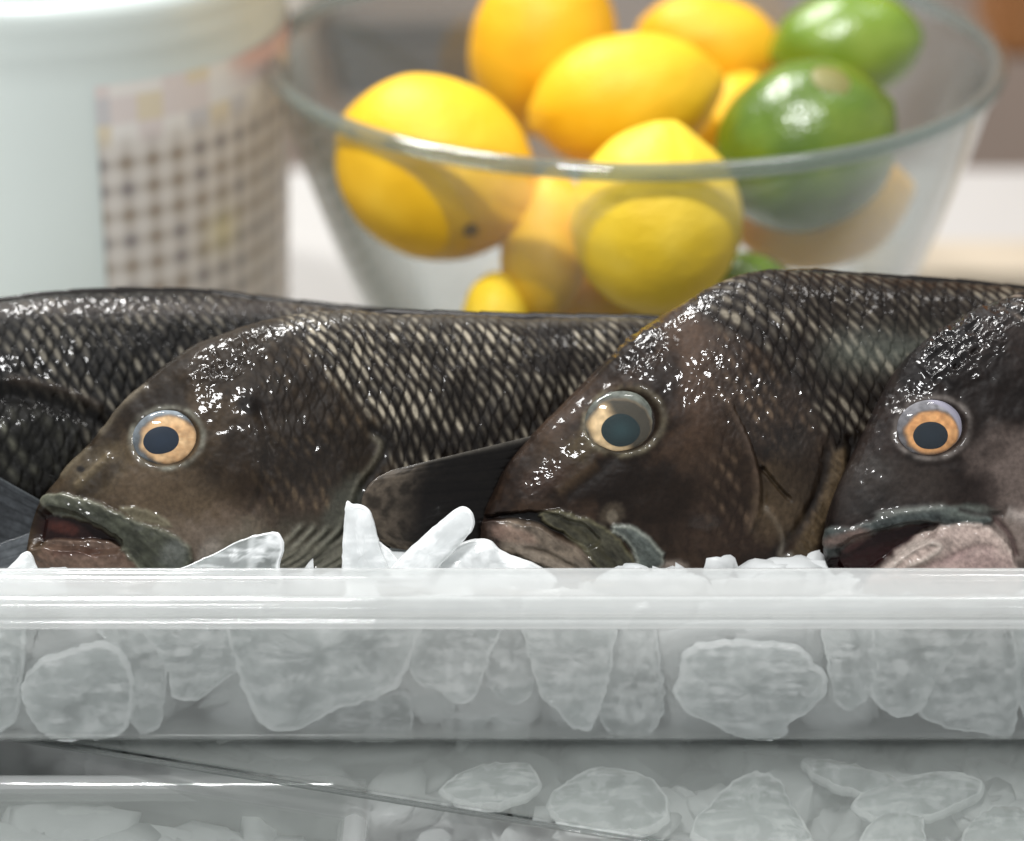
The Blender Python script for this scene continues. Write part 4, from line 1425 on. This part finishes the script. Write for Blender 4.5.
def revolve(name, prof, mat, parent, loc=(0, 0, 0), nt=128, closed=True):
    a = np.linspace(0, 2 * math.pi, nt, endpoint=False)
    V = np.concatenate([np.stack([r * np.cos(a), r * np.sin(a), np.full(nt, z)], 1) for r, z in prof])
    return mesh_np(name, V, grid_faces(len(prof), nt, wrap_u=closed, wrap_v=True), mat, parent)


broot = empty('glass_bowl', (Pc[0], Pc[1], ZC), 'large clear glass bowl holding lemons and limes', 'bowl')
tt = np.linspace(0, 1, 26)
r0 = 0.052
prof_o = [(0.001, 0.0)] + [(r0 * q, 0.0) for q in (0.4, 0.8, 1.0)] + [(r0 + (RB - r0) * (t ** 0.52), 0.002 + (HB - 0.002) * t) for t in tt[1:]]
prof_i = [(r0 + (RB - r0) * (t ** 0.52) - 0.0055, max(0.006, 0.002 + (HB - 0.002) * t)) for t in tt[::-1][:-1]] + [(r0 * 0.8, 0.006), (0.001, 0.006)]
revolve('bowl_body', prof_o + prof_i, M_GLASS, broot, closed=False)
rr_ = [(RB - 0.0018 + 0.0038 * math.cos(a), HB - 0.0006 + 0.0036 * math.sin(a)) for a in np.linspace(0, 2 * math.pi, 14, endpoint=False)]
revolve('bowl_rim', rr_, M_GLASSRIM, broot)


# ------------------------------------------------------------------ fruit
def mat_fruit(name, c1, c2, c3, sss=0.0, spec=0.32, rough=0.5):
    m, nt, bs = new_mat(name)
    tc = N(nt, 'ShaderNodeTexCoord')
    nz = N(nt, 'ShaderNodeTexNoise')
    nz.inputs['Scale'].default_value = 28
    nz.inputs['Detail'].default_value = 4
    nt.links.new(tc.outputs['Object'], nz.inputs['Vector'])
    rp = N(nt, 'ShaderNodeValToRGB')
    e = rp.color_ramp.elements
    e[0].position, e[0].color = 0.3, (*c1, 1)
    e[1].position, e[1].color = 0.72, (*c3, 1)
    k = e.new(0.5)
    k.color = (*c2, 1)
    nt.links.new(nz.outputs['Fac'], rp.inputs[0])
    nt.links.new(rp.outputs[0], bs.inputs['Base Color'])
    bs.inputs['Roughness'].default_value = rough
    bs.inputs['Specular IOR Level'].default_value = spec
    vo = N(nt, 'ShaderNodeTexVoronoi')
    vo.inputs['Scale'].default_value = 520
    nt.links.new(tc.outputs['Object'], vo.inputs['Vector'])
    b = N(nt, 'ShaderNodeBump')
    b.inputs['Strength'].default_value = 0.35
    b.inputs['Distance'].default_value = 0.0008
    nt.links.new(vo.outputs['Distance'], b.inputs['Height'])
    nt.links.new(b.outputs[0], bs.inputs['Normal'])
    return m


M_LEM = mat_fruit('lemon_peel', srgb(222, 168, 18), srgb(232, 180, 30), srgb(238, 192, 50))
M_LEMO = mat_fruit('ripe_lemon_peel', srgb(220, 158, 16), srgb(230, 172, 28), srgb(236, 184, 44))
M_LEMP = mat_fruit('pale_lemon_peel', srgb(222, 184, 36), srgb(232, 196, 52), srgb(238, 206, 78))
M_LIME = mat_fruit('lime_peel', srgb(62, 86, 14), srgb(84, 110, 22), srgb(120, 136, 46), rough=0.25, spec=0.7)
M_LIME2 = mat_fruit('light_lime_peel', srgb(88, 116, 22), srgb(106, 134, 32), srgb(134, 156, 56), rough=0.25, spec=0.7)
M_SCAR = mat_plain('stem_scar', srgb(110, 84, 44), 0.7, 0.2, 300)


def fruit(name, u, v, d, a, b, rot, mat, label, cat, seed, tipdir=0.0, scar=None, group='lemons in the bowl', nub=0.10, blotch=None):
    """a, b: half length and half width in traced px; rot: long axis in the picture, degrees; tipdir: long axis turned towards the viewer"""
    c = at(u, v, d)
    s = d / F
    ax = RT * math.cos(R(rot)) * math.cos(tipdir) + UP * math.sin(R(rot)) * math.cos(tipdir) - FW * math.sin(tipdir)
    e2 = np.cross(ax, FW)
    e2 /= np.linalg.norm(e2)
    e3 = np.cross(ax, e2)
    nu, nv = 56, 72
    th = np.linspace(0, math.pi, nu)
    ph = np.linspace(0, 2 * math.pi, nv, endpoint=False)
    T, P_ = np.meshgrid(th, ph, indexing='ij')
    rad = np.sin(T) ** 0.95
    L = np.cos(T) * (1 + nub * np.exp(-((T) / 0.30) ** 2) + nub * 0.7 * np.exp(-((math.pi - T) / 0.28) ** 2))
    nz = 1 + 0.05 * (fbm(T * 2 + seed, np.cos(P_) * 1.5 + 7 + np.sin(P_), 3, seed) - .5)
    V = c + s * (a * (L * nz)[..., None] * ax + b * (rad * np.cos(P_) * nz)[..., None] * e2 + b * (rad * np.sin(P_) * nz)[..., None] * e3)
    V = V.reshape(-1, 3) - c
    o = mesh_np(name, V, grid_faces(nu, nv, wrap_v=True), mat, None)
    o.location = c
    tag(o, label, cat, group)
    if scar:
        su, sv, sr, cc = scar
        # find the surface point under that spot
        W3 = V + c
        uu, vv = project(W3)
        dd = (uu - su) ** 2 + (vv - sv) ** 2 + 1e5 * (((W3 - c) @ FW) > 0)
        p = V[np.argmin(dd)]
        n = p / np.linalg.norm(p)
        t1 = np.cross(n, [0, 0, 1.0]); t1 /= np.linalg.norm(t1)
        t2 = np.cross(n, t1)
        q, w = np.meshgrid(np.linspace(0, 1, 10), np.linspace(0, 2 * math.pi, 40, endpoint=False), indexing='ij')
        wob = 1 + 0.35 * (noise(w * 1.2, q * 0 + seed, seed) - .5)
        hgt = 0.0012 * np.clip(1 - q ** 2, 0, 1)
        pp = (q * wob * sr * s)
        # follow the fruit: drop with distance along the ellipsoid's curvature
        rc = 1.0 / (b * s)
        Sv = p + pp[..., None] * (np.cos(w)[..., None] * t1 + np.sin(w)[..., None] * t2) + n * (hgt - 0.5 * rc * pp ** 2 * 1.0)[..., None]
        mesh_np('stem_scar', Sv.reshape(-1, 3), grid_faces(10, 40, wrap_v=True), cc, o)
    return o


LG = 'lemons in the bowl'
fruit('lemon', 435, 168, 1.03, 104, 90, -28, M_LEM, 'large lemon at the left of the bowl with a small dark stem scar', 'lemon', 1, 0.3, (470, 228, 9, M_SCAR))
fruit('lemon', 543, 46, 1.12, 86, 74, 78, M_LEMO, 'lemon standing highest at the back, cut by the top of the picture', 'lemon', 2, 0.2)
fruit('lemon', 625, 100, 1.07, 92, 66, 12, M_LEM, 'lemon lying across the middle of the pile', 'lemon', 3, 0.1)
fruit('lemon', 656, 220, 1.00, 92, 86, 84, M_LEMP, 'pale yellow lemon at the front, pressed to the glass below the rim', 'lemon', 4, 0.35)
fruit('lemon', 712, 46, 1.15, 72, 50, -14, M_LEMO, 'orange-yellow lemon at the back beside the limes', 'lemon', 5, 0.1)
fruit('lemon', 730, 122, 1.12, 50, 38, 60, M_LEM, 'lemon mostly hidden between the middle lemon and the front lime', 'lemon', 6)
fruit('lemon', 545, 250, 1.025, 76, 44, 82, M_LEM, 'narrow visible lemon low between the two large front lemons', 'lemon', 7)
fruit('lemon', 496, 316, 1.02, 32, 44, 0, M_LEMP, 'dull lemon lowest at the left, just above the fish back', 'lemon', 8)
fruit('lemon', 822, 208, 1.07, 86, 60, 14, M_LEMO, 'dull amber lemon under the front lime', 'lemon', 9)
M_BROWN = mat_plain('brown_blemish', srgb(116, 112, 60), 0.5, 0.1, 300)
fruit('lemon', 612, 292, 1.06, 84, 58, 10, M_LEM, 'lemon at the bottom of the bowl behind the pale front one', 'lemon', 13)
fruit('lime', 806, 146, 1.035, 92, 84, 28, M_LIME, 'dark green lime in front with a brown blemish on top', 'lime', 10, 0.1, (832, 78, 24, M_BROWN), 'limes in the bowl', 0.04)
fruit('lime', 846, 46, 1.12, 74, 54, 8, M_LIME2, 'lighter green lime at the back, cut by the top of the picture', 'lime', 11, 0.1, None, 'limes in the bowl', 0.04)
fruit('lime', 742, 300, 1.03, 56, 48, 0, M_LIME2, 'yellowish green lime at the bottom of the bowl', 'lime', 12, 0.1, None, 'limes in the bowl', 0.04)

# ------------------------------------------------------------------ bucket
DK = 1.13
sK = DK / F
Kc = at(62, 150, DK)
zk0, zk1 = ZC, at(62, -60, DK)[2] + 0.01
RK = 228 * sK
kroot = empty('bucket', (Kc[0], Kc[1], ZC), 'white plastic bucket with a grid patterned label, left of the bowl', 'bucket')
HK = zk1 - ZC


def rk(h):
    return RK * (0.93 + 0.085 * h / HK)


pk = [(0.001, 0.0), (rk(0) * 0.9, 0.0), (rk(0), 0.003)]
hr = at(62, 36, DK - RK * 0.93)[2] - ZC
for h in np.linspace(0.01, HK, 40):
    b = 0.0
    for hc in (hr, hr + 0.016):
        b += 0.0016 * math.exp(-((h - hc) / 0.0022) ** 2)
    if h > hr + 0.002:
        b += 0.0015
    pk.append((rk(h) + b, h))
pk += [(rk(HK) - 0.003, HK), (rk(HK) - 0.004, HK - 0.02), (rk(0) - 0.004, 0.004), (0.001, 0.004)]
revolve('bucket_wall', pk, M_PLASTIC, kroot, closed=False, nt=160)
# label
nu, nv = 330, 300
zt_, zb_ = HK * 0 + (at(62, 70, DK - RK * 0.93)[2] - ZC), 0.016
h = np.linspace(zb_, zt_, nu)
# angle: 0 = towards the viewer, positive = to the right
an = np.linspace(R(18.5), R(104), nv)
Hh, An = np.meshgrid(h, an, indexing='ij')
rad = np.vectorize(rk)(Hh) + 0.0012
V = np.stack([rad * np.sin(An), -rad * np.cos(An), Hh], -1)
gx = (An - an[0]) / R(6.4)
gy = (zt_ - Hh) / 0.0112
lx_ = np.abs(gx - np.round(gx))
ly_ = np.abs(gy - np.round(gy))
lines = np.maximum(np.exp(-(lx_ / 0.17) ** 2), np.exp(-(ly_ / 0.17) ** 2) * 0.9)
dots = np.exp(-((lx_ / 0.27) ** 2 + (ly_ / 0.27) ** 2))
C = np.tile(srgb(206, 200, 192), (nu, nv, 1))
cid = hash2(np.floor(gx + .5), np.floor(gy + .5), 3)
lo = sm(1.6, 3.0, gy)
brown = srgb(126, 108, 88)
C = C * (1 - (lines * lo * 0.42)[..., None]) + srgb(140, 126, 112) * (lines * lo * 0.42)[..., None]
dd = (dots * sm(1.6, 2.6, gy) * 0.9)[..., None]
C = C * (1 - dd) + np.where((cid > .5)[..., None], brown, srgb(100, 92, 96)) * dd
up = (sm(2.6, 1.8, gy))[..., None]
colour_row = np.where((cid < 0.25)[..., None], srgb(214, 202, 198), np.where((cid < 0.5)[..., None], srgb(214, 200, 170), np.where((cid < .7)[..., None], srgb(190, 188, 190), srgb(226, 222, 216))))
C = C * (1 - up * .75) + colour_row * up * .75
w = np.exp(-(((gx - 5) / 0.8) ** 2 + ((gy - 6.5) / 0.8) ** 2))[..., None] * .4
C = C * (1 - w) + srgb(222, 206, 120) * w
w = (sm(5, 7, gx) * sm(1.6, 0.6, gy) * 0.4)[..., None]
C = C * (1 - w) + srgb(198, 112, 92) * w
M_LABEL, nt_, bs_ = new_mat('printed_label')
a_ = N(nt_, 'ShaderNodeAttribute', attribute_name='tint')
nt_.links.new(a_.outputs['Color'], bs_.inputs['Base Color'])
bs_.inputs['Roughness'].default_value = 0.4
mesh_np('label', V.reshape(-1, 3), grid_faces(nu, nv), M_LABEL, kroot, C.reshape(-1, 3))

# ------------------------------------------------------------------ things at the back
M_WOOD = mat_plain('pale_board', srgb(176, 164, 146), 0.5, 0.1, 60, var=0.12)
y0 = at_z(950, 270, ZC + 0.012)[1]
y1 = at_z(950, 240, ZC + 0.012)[1]
cb = box('cutting_board', at_z(850, 255, ZC)[0], 0.6, y0, y1, ZC + 0.001, ZC + 0.012, M_WOOD, bev=0.002)
tag(cb, 'pale wooden board lying on the counter at the right behind the fish', 'board')


def openbox(name, x0, x1, y0, y1, z0, z1, mat, label, cat, lidmat=None):
    root = empty(name, ((x0 + x1) / 2, (y0 + y1) / 2, z0), label, cat)
    w, d = (x1 - x0) / 2, (y1 - y0) / 2
    bm = bmesh.new()
    bmesh.ops.create_cube(bm, size=1)
    for v in bm.verts:
        k = 0.93 if v.co.z < 0 else 1.0
        v.co.x *= 2 * w * k
        v.co.y *= 2 * d * k
        v.co.z = (v.co.z + .5) * (z1 - z0)
    bmesh.ops.bevel(bm, geom=bm.edges[:], offset=0.006, segments=3, affect='EDGES')
    me = bpy.data.meshes.new('container_body')
    bm.to_mesh(me)
    bm.free()
    me.materials.append(mat)
    o = bpy.data.objects.new('container_body', me)
    col.objects.link(o)
    o.parent = root
    l = box('lid', -w * 1.03, w * 1.03, -d * 1.03, d * 1.03, (z1 - z0) + 0.0005, (z1 - z0) + 0.012, lidmat or mat, root, 0.004)
    return root


def backbox(u0, u1, vb, Y, vt, dy, mat, name, label, cat, lid=None):
    p0 = at_z(u0, vb, ZC)
    Y = p0[1] if Y is None else Y
    x0, x1 = at_y(u0, vb, Y)[0], at_y(u1, vb, Y)[0]
    z1 = at_y(u0, vt, Y)[2]
    return openbox(name, x0, x1, Y, Y + dy, ZC + 0.001, z1, mat, label, cat, lid)


backbox(228, 314, 106, None, -40, 0.06, mat_plain('cream_plastic', (0.60, 0.55, 0.48), 0.5, 0.03, 40), 'storage_box', 'cream white box standing between the bucket and the dark brown box', 'box')
backbox(322, 560, 104, None, 36, 0.05, mat_plain('dark_brown_box', (0.085, 0.06, 0.042), 0.6, 0.1, 40, var=0.3), 'storage_box', 'dark brown box behind the glass bowl', 'box')
yo = YB + 0.12
x0 = at_y(986, 30, yo)[0]
ob = openbox('storage_box', x0, x0 + 0.25, yo, yo + 0.1, -0.95, at_y(990, -60, yo)[2], mat_plain('orange_brown_box', srgb(150, 100, 56), 0.6, 0.05, 30, var=0.1), 'orange-brown crate at the top right corner beyond the counter', 'crate')
z60 = at_y(990, 62, yo)[2]
ob.location.z = z60
for ch in ob.children:
    ch.location.z = 0
